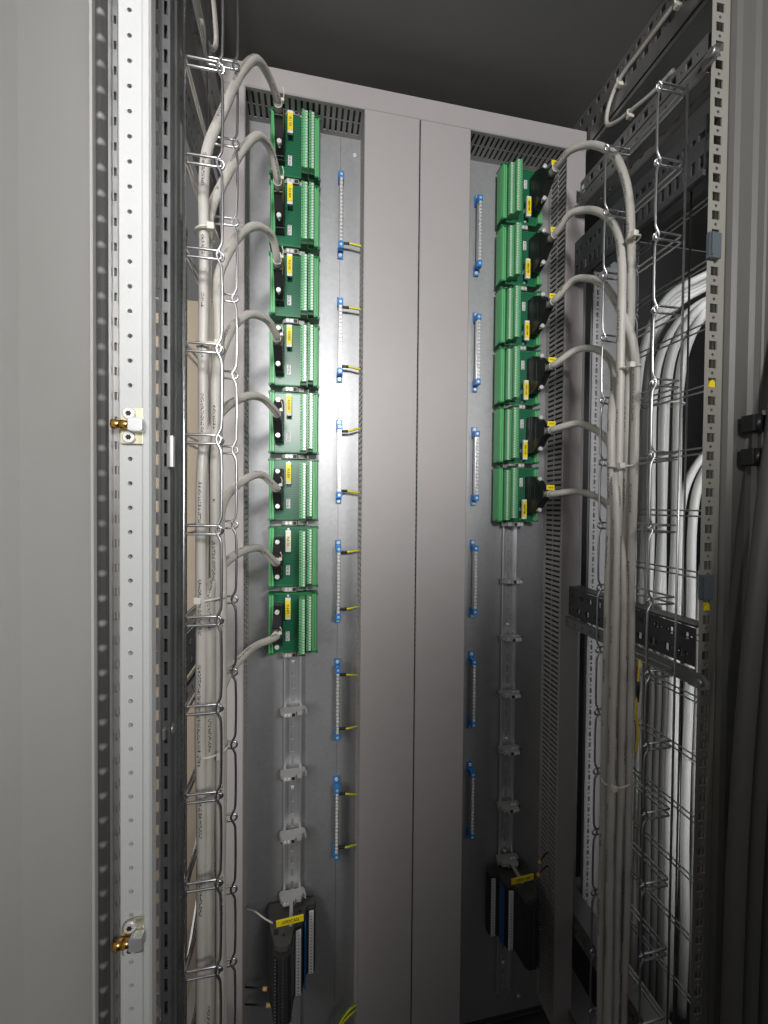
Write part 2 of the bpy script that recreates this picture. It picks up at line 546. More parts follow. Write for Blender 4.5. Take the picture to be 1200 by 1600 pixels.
def lettering(body, size, x, h, z, parent, mt=None, rot=0.0, squeeze=1.0):
    o = link("lettering", text_mesh(body, size, mt or ink_m, squeeze), parent)
    o.location = P(x, h, z)
    o.rotation_euler = (0, R(rot), 0)
    return o

X_, H_, Z_ = Vector((1, 0, 0)), Vector((0, -1, 0)), Vector((0, 0, 1))

def hole_strip(mb, o, ua, na, w, z0, z1, pitch, cx, spec, t=2.0, phase=0.0, va=Z_):
    """strip along va from z0 to z1 in cells of `pitch`; spec = list of (offset fraction, hole spec) per pitch"""
    k = len(spec)
    step = pitch / k
    n = int((z1 - z0) / step)
    for i in range(n):
        sp = spec[i % k]
        oo = o + va * (z0 + i * step) * .001
        if sp is None: mb.quad(oo, ua, va, w, step)
        else: mb.cell(oo, ua, va, na, w, step, (cx, step / 2, *sp), t)
    rest = (z1 - z0) - n * step
    if rest > 0.01: mb.quad(o + va * (z0 + n * step) * .001, ua, va, w, rest)

# ================================================================ SETTING / CABINET
fl = MB().box(-1500, 2600, -600, 1600, -1210, -1180).build("floor", floor_m)
fl["kind"] = "structure"

cab = thing("switch_cabinet", 203, 0, -1170, "open steel control cabinet whose perforated frame holds the galvanised mounting plate", "cabinet")
def cb(mb, name, mt):
    o = mb.build(name, mt)
    o.parent = cab
    o.location = -Vector(cab.location)
    return o
# roof, rear
cb(MB().box(-170, 610, -260, 372, 830, 834), "roof_panel", roof_m)
cb(MB().box(-170, 610, -300, -296, -1170, 830), "rear_panel", dark_m)
cb(MB().box(-160, 600, -290, 350, -1168, -1160), "base_panel", floor_m)

def mx(x, side):                     # mirror about the cabinet centre for the left hand side
    return x if side > 0 else 407 - x
def sbox(mb, x0, x1, h0, h1, z0, z1, side, bev=0):
    a, b = mx(x0, side), mx(x1, side)
    return mb.box(min(a, b), max(a, b), h0, h1, z0, z1, bev)

for side in (1, -1):
    na = -X_ if side > 0 else X_
    # roof rail: two rows of square and round holes towards the inside, smooth web between
    mb = MB()
    sbox(mb, 568.5, 604, -250, 345, 827, 829, side)
    hole_strip(mb, P(mx(568, side), -250, 800), Z_, na, 29, 0, 590, 25, 14, [('r', 6, 5), ('c', 2.0)], 3, va=H_)
    cb(mb, "roof_rail", frame_m)
    mb = MB()
    sbox(mb, 562, 604, -250, 345, 728, 736, side)
    sbox(mb, 568, 604, -250, 345, 797, 799, side)
    hole_strip(mb, P(mx(560, side), -250, 738), Z_, na, 60, 0, 590, 25, 34, [('r', 6.5, 5.5), ('c', 2.0)], 3, va=H_)
    cb(mb, "roof_rail", frame_m)
    # punched side bars bolted between the uprights (the right hand ones sit on the inner face of the upright)
    bx, dh, k = (526, 30, 0.94) if side > 0 else (560, 0, 1.0)
    def hp(h): return 812 - (812 - h) * k
    h0_, h1_ = hp(40), min(hp(322), 346)
    L_ = h1_ - h0_
    mb = MB()
    hole_strip(mb, P(mx(bx, side), h0_, 626 * k), Z_, na, 24 * k, 0, L_, 27, 12 * k, [('c', 3.0), None], 3, va=H_)
    hole_strip(mb, P(mx(bx + 2, side), h0_, 655 * k), Z_, na, 26 * k, 0, L_, 25, 12, [('r', 6, 5), ('c', 2.0)], 3, va=H_)
    sbox(mb, bx + .5, bx + 20, h0_, h1_, 626 * k - 2, 626 * k - .4, side)
    sbox(mb, bx + 4, bx + 20, h0_, h1_, 650.6 * k, 653.5 * k, side)
    zc = 637 * k
    mb.prism([(h1_ - 2, 626 * k), (h1_ + 16, zc - 9), (h1_ + 24, zc), (h1_ + 16, zc + 9), (h1_ - 2, 648 * k)], 'x', mx(bx - 3, side), mx(bx - .3, side))
    mb.cyl((mx(bx - 2.8, side), h1_ + 12, zc), 'x', 5.5, -6 * side, 14)
    cb(mb, "side_bar", frame_m if side > 0 else frame_dk)
    mb = MB()
    h0_, h1_ = hp(20), min(hp(326), 344)
    L_ = h1_ - h0_
    hole_strip(mb, P(mx(bx + 6, side), h0_, 490 * k), Z_, na, 34 * k, 0, L_, 12.5, 16, [('r', 9, 3.2)], 3, va=H_)
    hole_strip(mb, P(mx(bx + 6, side), h0_, 524 * k), Z_, na, 44 * k, 0, L_, 25, 20, [('c', 4.0), ('r', 5, 5)], 3, va=H_)
    sbox(mb, bx + 8, bx + 34, h0_, h1_, 568.2 * k, 571 * k, side)
    sbox(mb, bx, bx + 5, h0_, h1_, 481 * k, 489.5 * k, side)
    cb(mb, "side_bar", bar_dk)
    # lower crossbar: punched channel with a flange that ends in a bolted tab
    mb = MB()
    h0_, h1_ = hp(-30), min(hp(325), 344)
    L_ = h1_ - h0_
    hole_strip(mb, P(mx(bx + 6, side), h0_, -236 * k), Z_, na, 29 * k, 0, L_, 25, 14, [('r', 5.5, 5), ('c', 2.2), None, ('c', 2.2)], 3, va=H_)
    hole_strip(mb, P(mx(bx + 6, side), h0_, -207 * k), Z_, na, 29 * k, 0, L_, 25, 13, [('c', 2.2), ('r', 5, 3), ('c', 2.2), None], 3, va=H_)
    sbox(mb, bx + 6.5, bx + 34, h0_, h1_, -177.4 * k, -174 * k, side)
    cb(mb, "crossbar", bar_dk)
    mb = MB()
    h0_, h1_ = hp(0), min(hp(316), 345)
    hole_strip(mb, P(mx(bx - 2, side), h0_, -260 * k), Z_, na, 21 * k, 0, h1_ - h0_, 22, 10 * k, [('c', 3.2), None], 3, va=H_)
    sbox(mb, bx + 1, bx + 5.5, h0_, h1_, -258 * k, -239 * k, side)
    zc = -249.5 * k
    mb.prism([(h1_ - 2, zc - 10), (h1_ + 18, zc - 10), (h1_ + 28, zc - 5), (h1_ + 28, zc + 5), (h1_ + 18, zc + 10), (h1_ - 2, zc + 10)], 'x', mx(bx - 5, side), mx(bx - 2.2, side))
    mb.cyl((mx(bx - 4.8, side), h1_ + 15, zc), 'x', 6, -6 * side, 14)
    cb(mb, "crossbar_flange", frame_m)
    # bottom rails
    mb = MB()
    hole_strip(mb, P(mx(560, side), -240, -905), Z_, na, 40, 0, 570, 25, 20, [('r', 6, 5), ('c', 2.5)], 6, va=H_)
    sbox(mb, 560.5, 604, -240, 330, -864, -861, side)
    cb(mb, "base_rail", frame_m)
    mb = MB()
    hole_strip(mb, P(mx(548, side), -240, -1105), Z_, na, 45, 0, 570, 25, 22, [('r', 6, 6), ('c', 2.5)], 6, va=H_)
    sbox(mb, 548.5, 604, -240, 340, -1059, -1056, side)
    cb(mb, "base_rail", frame_m)
    # rear upright
    mb = MB()
    sbox(mb, 572, 604, -240, -190, -1160, 800, side)
    hole_strip(mb, P(mx(570, side), -238, 0), H_, na, 46, -1160, 800, 25, 23, [('r', 6, 6), ('c', 2.5)], 6)
    cb(mb, "frame_upright", frame_dk)
# bottom bracket with square holes below the plate
mb = MB()
hole_strip(mb, P(380, -60, -1132), H_, Z_, 60, 0, 190, 22, 30, [('r', 5, 6), None], 5, va=X_)
mb.box(380, 570, -60, 0, -1140, -1136)
cb(mb, "base_bracket", frame_dk)

# right front upright: holed flange, rounded body
mb = MB()
hole_strip(mb, P(529, 350, 0), X_, H_, 29, -1160, 829, 25, 13, [('r', 6.2, 6.0), ('c', 2.2)], 2)
mb.box(552, 558, 340, 343, -1160, 829)
cb(mb, "frame_upright", flange_m)
mb = MB()
mb.prism([(558.3, 330), (558.3, 352), (561, 357), (567, 360), (588, 360), (594, 363), (597, 368), (599, 368), (599, 330)], 'z', -1160, 829)
cb(mb, "upright_body", post_m)
# left front upright: two punched rows seen past the door edge, then its smooth dark body
mb = MB()
hole_strip(mb, P(-170, 342, 0), X_, H_, 16.5, -1160, 829, 25, 11.2, [('r', 4.0, 5.9), ('c', 1.3)], 2)
cb(mb, "frame_upright", frame_m)
mb = MB()
hole_strip(mb, P(-153, 340, 0), X_, H_, 9, -1160, 829, 25, 4.6, [('r', 1.7, 7), None], 2)
mb.box(-153.4, -151.9, 326, 342, -1160, 829)
cb(mb, "frame_upright", frame_dk)
mb = MB()
mb.prism([(-150, 334), (-144.4, 339), (-143.8, 336), (-144.5, 324), (-142.5, 322), (-142.5, 318), (-145, 316), (-145, 302), (-160, 302)], 'z', -1160, 829)
cb(mb, "upright_body", frame_dk)

# mounting plate
mp_ = thing("mounting_plate", 203, 0, -1125, "tall galvanised steel mounting plate behind the ducts and rails", "plate")
o = MB().box(-352, 350, -3, 0, 0, 1895).build("plate_sheet", plate_m, mp_)
mb = MB()
mb.box(-141.3, -140.7, -0.5, 0.25, 40, 1845)
mb.build("scribed_line", mat("scribe", (0.08, 0.08, 0.09), 0.6), mp_)
for (x, z) in ((470, -1092), (-95, -1080), (90, 690)):
    b = MB().cyl((x - 203, 0, z + 1125), 'h', 4.5, 3, 12, bev=1).build("bolt", steel_m, mp_)

# ================================================================ WIRING DUCTS
PITCH = 10.6
def duct(label, x0, x1, z0, z1, horizontal=False):
    cx, cz = (x0 + x1) / 2, z0
    t = thing("wiring_duct", cx, 0, cz, label, "wiring duct", "slotted wiring ducts on the mounting plate")
    w2 = (x1 - x0) / 2
    if not horizontal:
        L = z1 - z0
        MB().box(-w2 + 1, w2 - 1, 0.2, 2, 0, L).build("duct_base", wall_m, t)
        MB().box(-w2 + 4.5, w2 - 4.5, 2.1, 54, 2, L - 2).build("slot_shade_core", black_m, t)  # black block standing in for the shade behind the slots
        for sgn in (-1, 1):
            mb = MB()
            a, b = sgn * (w2 - 2.6), sgn * (w2 - 0.8)
            a, b = min(a, b), max(a, b)
            mb.box(a, b, 0.3, 9, 0, L)
            n = int(L / PITCH)
            for k in range(n + 1):
                z = L - k * PITCH
                mb.box(a, b, 9.001, 63, max(0, z - 6.0), z)
                zz = z - PITCH
                if zz > 0:
                    mb.box(a + .2, b - .2, 33, 34.4, zz, z - 6.0)
            mb.build("slotted_side", wall_m, t)
        mb = MB()
        mb.prism([(-w2, 62), (-w2, 64.6), (-w2 + 1.6, 66), (w2 - 1.6, 66), (w2, 64.6), (w2, 62), (w2 - .7, 62), (w2 - 1.2, 64), (-w2 + 1.2, 64), (-w2 + .7, 62)], 'z', 0, L)
        mb.build("duct_cover", duct_m, t)
    else:
        H = z1 - z0
        MB().box(-w2, w2, 0.2, 2, 1, H - 1).build("duct_base", wall_m, t)
        MB().box(-w2 + 4, w2 - 4, 2.1, 54, 4.5, H - 4.5).build("slot_shade_core", black_m, t)  # same black stand-in for shade inside the top duct
        for zz in (0.8, H - 2.6):
            mb = MB()
            mb.box(-w2, w2, 0.3, 9, zz, zz + 1.8)
            n = int(2 * w2 / PITCH)
            for k in range(n + 1):
                x = -w2 + k * PITCH
                mb.box(x, min(w2, x + 6.2), 9.001, 61, zz, zz + 1.8)
                if x + PITCH < w2:
                    mb.box(x + 6.2, x + PITCH, 33, 34.4, zz + .2, zz + 1.6)
            mb.build("slotted_side", wall_m, t)
        mb = MB()
        mb.prism([(58.5, 0), (64.4, 0), (66, 1.6), (66, H - 1.6), (64.4, H), (58.5, H), (58.5, H - .7), (64, H - 1.2), (64, 1.2), (58.5, .7)], 'x', -w2, w2)
        mb.build("duct_cover", duct_m, t)
    return t
duct("slim grey slotted duct up the left edge of the plate beside the wire basket", -148, -107.5, -1120, 721)
duct("slim grey slotted duct up the right edge of the plate beside the six modules", 512.8, 555, -1095, 721)
duct("horizontal grey slotted duct across the top of the plate under the roof", -148, 555, 722, 763.5, True)
duct("wide grey duct on the left of the central pair, beside earth wires", 100.5, 204.6, -1120, 721)
duct("wide grey duct on the right of the central pair, plain covered", 206.8, 306.3, -1120, 721)

# ================================================================ DIN RAILS
def din_rail(cx, z0, z1, label):
    t = thing("din_rail", cx, 0, z0, label, "mounting rail", "galvanised rails carrying the modules")
    L = z1 - z0
    mb = MB()
    for s_ in (-1, 1):
        mb.prism([(s_ * x, h) for x, h in ((12.5, 6.6), (12.5, 7.2), (13.4, 7.7), (15, 8.0), (16.6, 7.7), (17.5, 7.0), (17.5, 6.6))], 'z', 0, L)
        a, b = sorted((s_ * 13.4, s_ * 12.5))
        mb.box(a, b, 1.2, 6.6, 0, L)
        a, b = sorted((s_ * 17.5, s_ * 16.8))
        mb.box(a, b, 6.0, 6.6, 0, L)
    hole_strip(mb, P(-12.5, 1.2, 0), X_, H_, 25, 0, L, 25, 12.5, [('r', 2.8, 8)], 1.0)
    mb.build("rail_profile", rail_m, t)
    for z in range(60, int(L), 250):
        MB().cyl((0, 1.3, z), 'h', 3.6, 2.6, 12, bev=.8).build("bolt", steel_m, t)
    return t
din_rail(-23.7, -1118, 716, "left mounting rail with slotted base, under the eight modules")
din_rail(431.5, -1066, 700, "right mounting rail with slotted base, ending above the plate's foot")

# ================================================================ INTERFACE MODULES
GW = 45.0      # half width
ML = 55.0      # half length
def module_proto():
    t = thing("interface_module", 0, 0, 0, "x", "interface module")
    # extruded carrier: two grooved walls and a floor (section x,h), connector side at -x
    mb = MB()
    for s_ in (-1, 1):
        sec = [(45, 14), (45, 30), (43.5, 36), (42.5, 38.5), (40.6, 38.5), (40, 36), (38.4, 36), (38, 38), (35.4, 38), (35.2, 30), (36.4, 28), (36.4, 14)]
        mb.prism([(s_ * x, h) for x, h in sec], 'z', -ML + 1.2, ML - 1.2)
    mb.box(-36.3, 36.3, 12, 18, -ML + 1.2, ML - 1.2)
    mb.build("carrier", green_m, t)
    for s_ in (-1, 1):
        mb = MB()
        z0, z1 = sorted((s_ * (ML - 1.1), s_ * (ML + 1.2)))
        mb.prism([(-45.6, 11), (-45.6, 34), (-41, 40), (-35, 40), (-34.5, 31.5), (34.5, 31.5), (35, 40), (41, 40), (45.6, 34), (45.6, 11)], 'z', z0, z1)
        for x in (-44, 44):
            mb.cyl((x, 30, z0 if s_ < 0 else z1 - 2), 'h', 2.6, 8, 10)
        mb.build("end_plate", green_d, t)
    MB().box(-17, 17, 7.7, 12, -40, 40).build("rail_foot", green_d, t)
    # board
    MB().box(-35.3, 35.3, 29.2, 31, -ML + 1.3, ML - 1.3).build("circuit_board", pcb_m, t)
    # terminal strips: toothed housings with a recessed screw per pole
    scr = MB().cyl((0, 0, 0), 'h', 1.95, 0.8, 12, bev=.3)
    proto_s = scr.build("screw", steel_m, None)
    sm = proto_s.data
    bpy.data.objects.remove(proto_s)
    for (x0, x1, htop, zs) in ((11.5, 22.5, 57, -2.5), (25, 34.2, 52, 1.5)):
        ts_mb = MB()
        n = 20
        p = 5.08
        z0 = zs - n * p / 2
        for k in range(n):
            a, b = z0 + k * p, z0 + (k + 1) * p
            ts_mb.box(x0, x1, 31.1, htop - 5, a + .02, b - .02)
            ts_mb.box(x0 + .2, x0 + 3.4, htop - 5, htop, a + .2, b - .2)
            ts_mb.box(x0 + 3.4, x1 - .3, htop - 5, htop - 1.4, a + .08, b - .08)
        ts = ts_mb.build("terminal_strip", tgreen_m, t)
        holes = MB()
        for k in range(n):
            z = z0 + (k + .5) * p
            holes.box(x0 + .9, x0 + 2.7, htop, htop + .1, z - 1.1, z + 1.1)
            holes.box(x1 - .02, x1 + .1, htop - 14, htop - 9.5, z - 1.5, z + 1.5)
        holes.build("wire_openings", mat("opening_dark", (0.006, 0.03, 0.012), 0.7), ts)
        for k in range(n):
            so = link("screw", sm, ts)
            so.location = P(x1 - 2.7, htop - 1.4, z0 + (k + .5) * p)
        mb = MB()
        mb.box(x0 - .6, x1 + .3, 31.1, htop - 8, z0 - 5.5, z0 - .1, .4)
        mb.build("strip_end", mat("strip_end", (0.008, 0.06, 0.02), 0.5), ts)
    # board connector block, label holder with yellow slip, white sticker, standoff screw
    MB().box(-34, -18.4, 31.1, 44, -38, 38, .6).build("board_connector", black_m, t)
    lh = MB().box(-13.5, -4.0, 43, 48, 10, 50, .5)
    lh.box(-11.5, -6, 31.1, 43, 27, 34)
    lho = lh.build("label_holder", wlabel_m, t)
    MB().box(-13.2, -4.3, 48.05, 48.6, 14.5, 45.5).build("yellow_slip", yellow_m, lho)
    st = MB().box(-13.2, -6.2, 31.05, 31.35, -35, -17).build("sticker", wlabel_m, t)
    tx = MB()
    for k in range(11):
        z = -33.5 + k * 1.5
        if k not in (4, 8):
            tx.box(-11.8, -11.8 + random.uniform(1.2, 2.2), 31.36, 31.45, z, z + 1.0)
        tx.box(-9.2, -9.2 + random.uniform(.8, 1.9), 31.36, 31.45, z, z + .9)
    tx.build("sticker_print", ink_m, st)
    MB().cyl((-9, 31, 51), 'h', 2.4, 3, 12, bev=.6).build("board_screw", steel_m, t)
    return t
mod0 = module_proto()
left_z = [661, 534, 405, 277, 152, 27, -98, -223]
right_z = [639, 514, 389, 268, 146, 24]
ordn = ["topmost", "second", "third", "fourth", "fifth", "sixth", "seventh", "eighth"]
mods = []
def place_module(x, z, rot, label, slip, first=False):
    t = mod0 if first else dup(mod0)
    t.location = P(x, 0, z)
    t.rotation_euler = (0, R(rot), 0)
    t["label"] = label; t["group"] = "green interface modules on the two rails"
    lh = [c for c in t.children if c.name.startswith("label_holder")][0]
    lh_rot = random.uniform(-3, 3)
    sl = [c for c in lh.children if c.name.startswith("yellow_slip")][0]
    if "worn" in label:
        sl.data = sl.data.copy(); sl.data.materials[0] = mat("worn_slip", (0.78, 0.74, 0.52), 0.5, var=0.3, vscale=140)
    lettering(slip, 5.2, -8.8, 48.7, 30, sl, ink_b if rot else ink_m, 90 if rot == 0 else 90)
    return t
for i, z in enumerate(left_z):
    where = ordn[i] + (" in the left column" if i == 0 else " from the top in the left column")
    if i == 7: where = "lowest in the left column, above bare rail"
    mods.append(place_module(-23.7, z, 0, ("green interface module with worn whitish label, " if i == 6 else "green interface module with vertical yellow label, ") + where, "XL%d.%dDI" % (1 + i // 2, 1 + i % 2 * 2), i == 0))
for i, z in enumerate(right_z):
    where = ordn[i] + (" in the right column" if i == 0 else " from the top in the right column")
    if i == 5: where = "lowest in the right column, above bare rail"
    mods.append(place_module(431.5, z, 180, "green interface module with terminals on its left, " + where, "XL%d.%dDO" % (1 + i // 2, 1 + i % 2 * 2)))

# ================================================================ SIGNAL CABLES WITH PLUG HOODS
def catm(path): return path
def make_cable(i, side, zc, path, label):
    sx_ = 1 if side < 0 else -1                       # hood offset from the rail
    x0 = (-23.7 - 26.2) if side < 0 else (431.5 + 26.2)
    t = thing("signal_cable", x0, 44, zc, label, "cable", "grey cables plugged into the green modules")
    off = t.location
    # hood: trapezoid in the z-h plane, narrowing to the cable gland
    mb = MB()
    prof = [(0, -37), (0, 37), (9, 37), (20, 33.5), (33, 26), (44, 14), (49, 9), (54, 8), (54, -8), (49, -9), (44, -14), (33, -26), (20, -33.5), (9, -37)]
    mb.prism(prof, 'x', -7.4, 7.4, 1.2)
    hd = mb.build("plug_hood", black_m, t)
    mb = MB()
    mb.box(-8.1, 8.1, 6, 8.4, -37.6, 37.6, .4)
    mb.box(-7.9, 7.9, 24, 25.2, -24, 24, .3)
    for z in (-16, 16):
        mb.box(-7.7, 7.7, 14, 22, z - 3, z + 3, .5)
    mb.build("hood_rib", black_m, hd)
    for z in (-31, 31):
        s_ = MB().cyl((0, 8.6, z), 'h', 2.6, 17, 12)
        s_.cyl((0, 25.6, z), 'h', 4.2, 7, 14, bev=.8)
        s_.box(-3.4, 3.4, 32.5, 32.75, z - .5, z + .5)
        s_.build("thumb_screw", steel_m, hd)
    # sheath
    full = [(0, 45, 0), (0, 60, 0), (0, 72, 0)] + [(x - x0, h - 44, z - zc) for (x, h, z) in path[1:]]
    MB().tube(full, 5.9, 14, 10, uv=True).build("cable_sheath", cable_m, t)
    MB().tube([(0, 50, 0), (0, 58, 0), (0, 70, 0)], 6.4, 14, 2).build("heat_shrink", mat("shrink_grey", (0.34, 0.33, 0.31), 0.5), t)
    # strain-relief tie with its lock head
    ang = 0
    tie = MB()
    tie.tube([(6.3 * math.cos(a), 66 + (0.6 * math.sin(a)), 6.3 * math.sin(a)) for a in [k * math.pi / 8 for k in range(16)]], 1.1, 6, 1, closed=True)
    tie.box(5.0, 10.2, 63, 69, 3, 8, .6)
    if side < 0: tie.tube([(8, 67, 6), (10, 72, 12), (8, 76, 18)], .9, 6, 4)
    tie.build("strap", tie_m, t)
    if side > 0:
        fl_ = MB().box(-5, 12, 60, 61.4, 8, 17.5, .3)
        fo = fl_.build("marker_flag", yellow_m, t)
        lettering("WDI%d" % (i + 1), 4.6, 3.5, 61.5, 12.6, fo, ink_b)
    return t

# cable courses: points (x, h, z) leaving the hood, arching up and over into the wire baskets
LS = [(-120, 300), (-119, 287), (-107, 283), (-107, 296), (-119, 313), (-101, 289), (-110, 309), (-100, 302)]
RS = [(472, 281), (458.5, 281), (472, 295), (445, 281), (445, 295), (458.5, 295)]
COURSES = {}
COURSES[('L', 0)] = [(-56, 118, 653), (-61, 149, 662), (-73, 184, 647), (-88, 224, 589), (-104, 267, 493), (-118, 295, 413), (-120, 300, 364)]
COURSES[('L', 1)] = [(-52, 118, 526), (-57, 147, 550), (-69, 179, 542), (-84, 216, 497), (-106, 257, 411), (-118, 282, 347), (-119, 287, 298)]
COURSES[('L', 2)] = [(-51, 118, 409), (-55, 146, 419), (-71, 177, 412), (-89, 214, 378), (-102, 253, 322), (-109, 278, 273), (-107, 283, 224)]
COURSES[('L', 3)] = [(-51, 118, 280), (-60, 148, 286), (-79, 182, 280), (-95, 221, 250), (-102, 264, 207), (-107, 291, 160), (-107, 296, 104)]
COURSES[('L', 4)] = [(-54, 118, 158), (-67, 151, 164), (-83, 188, 158), (-102, 231, 135), (-111, 278, 103), (-117, 307, 68), (-119, 313, 23)]
COURSES[('L', 5)] = [(-53, 118, 37), (-68, 147, 45), (-83, 180, 40), (-102, 217, 19), (-108, 258, -7), (-104, 284, -46), (-101, 289, -81)]
COURSES[('L', 6)] = [(-57, 118, -83), (-68, 150, -72), (-78, 187, -66), (-93, 229, -69), (-105, 275, -81), (-111, 303, -101), (-110, 309, -141)]
COURSES[('L', 7)] = [(-60, 118, -221), (-75, 149, -223), (-87, 184, -223), (-100, 225, -229), (-105, 269, -238), (-102, 296, -254), (-100, 302, -294)]
COURSES[('R', 0)] = [(457, 118, 646), (462, 146, 640), (477, 177, 627), (486, 213, 589), (477, 252, 530), (472, 276, 462), (472, 281, 402)]
COURSES[('R', 1)] = [(458, 118, 532), (464, 146, 528), (479, 177, 516), (483, 213, 482), (473, 252, 429), (461, 276, 371), (458.5, 281, 316)]
COURSES[('R', 2)] = [(462, 118, 410), (471, 148, 409), (478, 182, 395), (478, 221, 362), (468, 263, 308), (468, 290, 252), (472, 295, 198)]
COURSES[('R', 3)] = [(461, 118, 283), (482, 146, 286), (497, 177, 277), (496, 213, 246), (473, 252, 198), (449, 276, 137), (445, 281, 88)]
COURSES[('R', 4)] = [(464, 118, 155), (482, 148, 152), (489, 182, 138), (487, 221, 111), (464, 263, 76), (445, 290, 35), (445, 295, -16)]
COURSES[('R', 5)] = [(466, 118, 30), (485, 148, 28), (498, 182, 18), (495, 221, -1), (475, 263, -29), (459, 290, -74), (458.5, 295, -129)]
def tail(x, h, z, zend, seed):
    rnd = random.Random(seed)
    out = []
    zz = z - 70
    while zz > zend:
        out.append((x + rnd.uniform(-1.2, 1.2), h + rnd.uniform(-1.2, 1.2), zz))
        zz -= 110
    out.append((x, h, zend))
    return out
for i, z in enumerate(left_z):
    c = COURSES[('L', i)]
    path = c + tail(LS[i][0], LS[i][1], c[-1][2], -1120, i)
    where = ordn[i] + (" left-hand module" if i == 0 else " left-hand module from the top")
    make_cable(i, -1, z, path, "light grey cable with black plug leaving the " + where)
for i, z in enumerate(right_z):
    c = COURSES[('R', i)]
    path = c + tail(RS[i][0], RS[i][1], c[-1][2], -1120, 20 + i)
    where = ordn[i] + (" right-hand module" if i == 0 else " right-hand module from the top")
    make_cable(i, 1, z, path, "light grey cable with yellow flag leaving the " + where)

# bundle ties
def bundle_tie(x, h, z, rx, rh, label, head=(1, 1)):
    t = thing("cable_tie", x, h, z, label, "cable tie", "nylon ties round the cable bundles")
    mb = MB()
    mb.tube([(rx * math.cos(a), rh * math.sin(a), 1.2 * math.sin(a * 2)) for a in [k * math.pi / 12 for k in range(24)]], 1.5, 6, 1, closed=True)
    mb.build("strap", tie_m, t)
    mb = MB()
    mb.box(head[0] * rx * .7 - 4, head[0] * rx * .7 + 4, rh * .75, rh * .75 + 7, -4, 4, 1.0)
    mb.build("lock_head", tie_m, t)
for z, x, rx, rh, lb in ((318, -118, 12, 15, "just above the first clip of the left bundle"), (185, -112, 15, 16, "round the left bundle beside the fourth module"),
                         (-112, -111, 16, 20, "round the left bundle beside the lowest left module, pale head"), (-295, -110, 18, 21, "round the left bundle well below the modules")):
    bundle_tie(x, 296, z, rx, rh, "pale nylon cable tie " + lb, (1 if z < -200 else -1 if z < 0 else 1, 1))
for z, x, rx, rh, lb in ((395, 470, 9, 9, "at the top of the right bundle"), (205, 468, 14, 15, "on the right bundle beside the fourth right module"), (60, 459, 21, 15, "on the right bundle beside the lowest right module"),
              (-410, 458.5, 21.5, 15, "low on the right bundle with a yellowed head")):
    bundle_tie(x, 287, z, rx, rh, "nylon cable tie " + lb, (-1, 1))

# ================================================================ WIRE BASKETS
def wire_basket(x_open, x_back, h0, h1, z0, z1, zr, zb, label):
    """hairpin rungs open towards x_open; two kinked wires on the open side, two straight ones at the back"""
    t = thing("wire_basket", (x_open + x_back) / 2, h0, z0, label, "wire basket", "wire cable baskets in the cabinet")
    ox, oh, oz = (x_open + x_back) / 2, h0, z0
    sg = 1 if x_back < x_open else -1
    def L(x, h, z): return (x - ox, h - oh, z - oz)
    for (h, zs, nm) in ((h1, zr, "kinked_wire"), (h0, zb, "kinked_wire")):
        pts = [L(x_open, h, z1)]
        for z in sorted(zs, reverse=True):
            pts += [L(x_open, h, z + 16), L(x_open - sg * .8, h, z + 11), L(x_open - sg * 5.5, h + .5, z), L(x_open - sg * .8, h, z - 11), L(x_open, h, z - 16)]
        pts.append(L(x_open, h, z0))
        pts = [p for p in pts if z0 - oz <= p[2] <= z1 - oz]
        MB().tube(pts, 1.55, 8, 3).build(nm, wire_m, t)
    for h in (h1 + 3, h0 - 3):
        MB().tube([L(x_back, h, z1), L(x_back, h, (z0 + z1) / 2), L(x_back, h, z0)], 1.55, 8, 1).build("straight_wire", wire_m, t)
    for z, z2 in zip(zr, zb):
        g = 4.6
        def run(q, zz1, zz2):
            return [L(x_open - sg * 3, h1, zz1 + q), L(x_back + sg * 3, h1, zz1 + q), L(x_back + sg * .8, h1 - .8, zz1 + q), L(x_back, h1 - 3, zz1 + q),
                    L(x_back, h0 + 3, zz2 + q), L(x_back + sg * .8, h0 + .8, zz2 + q), L(x_back + sg * 3, h0, zz2 + q), L(x_open - sg * 3, h0, zz2 + q)]
        up_ = run(g, z, z2)
        dn = run(-g, z, z2)[::-1]
        arc = [k * math.pi / 6 for k in range(1, 6)]
        endb = [L(x_open - sg * 3 + sg * g * 1.1 * math.sin(a), h0, z2 + g * math.cos(a)) for a in arc]
        endf = [L(x_open - sg * 3 + sg * g * .5 * math.sin(a), h1 - .5, z - g * math.cos(a)) for a in arc]
        mb = MB()
        mb.tube(up_ + endb + dn + endf, 1.45, 8, 1, closed=True)
        mb.tube([L(x_open - sg * 1.5 + sg * 3.4 * math.cos(a), h1 - 1.2 + 1.4 * math.sin(a), z - 1 + 3.6 * math.sin(a)) for a in [-2.4 + k * .45 for k in range(11)]], 1.15, 6, 2)
        mb.build("hairpin_rung", wire_m, t)
    return t
zr_l = [671, 571, 471, 369, 270, 169, 70, -29, -129, -227, -325, -424, -523, -623, -723, -823]
zb_l = [z + 1 for z in zr_l]
wire_basket(-92, -129.5, 244, 340, -1000, 760, zr_l, zb_l, "bright wire cable basket left of the plate holding the grey bundle")
zr_r = [562, 463, 365, 267, 169, 71, -29, -128, -228, -328, -424, -523, -622, -721, -820]
wire_basket(457, 499.5, 244, 340, -1000, 568, zr_r, [z - .5 for z in zr_r], "wire cable basket right of the plate holding the six grey cables")
wb3 = wire_basket(655, 617, 95, 340, -1000, 540, [z + 20 for z in zr_r[1:]], [z + 20 for z in zr_r[1:]], "deep wire cable basket partly hidden behind the right upright")
for h in (170, 244):
    MB().tube([(-19, h - 95, 0), (-19, h - 95, 700), (-19, h - 95, 1540)], 1.55, 8, 1).build("straight_wire", wire_m, wb3)

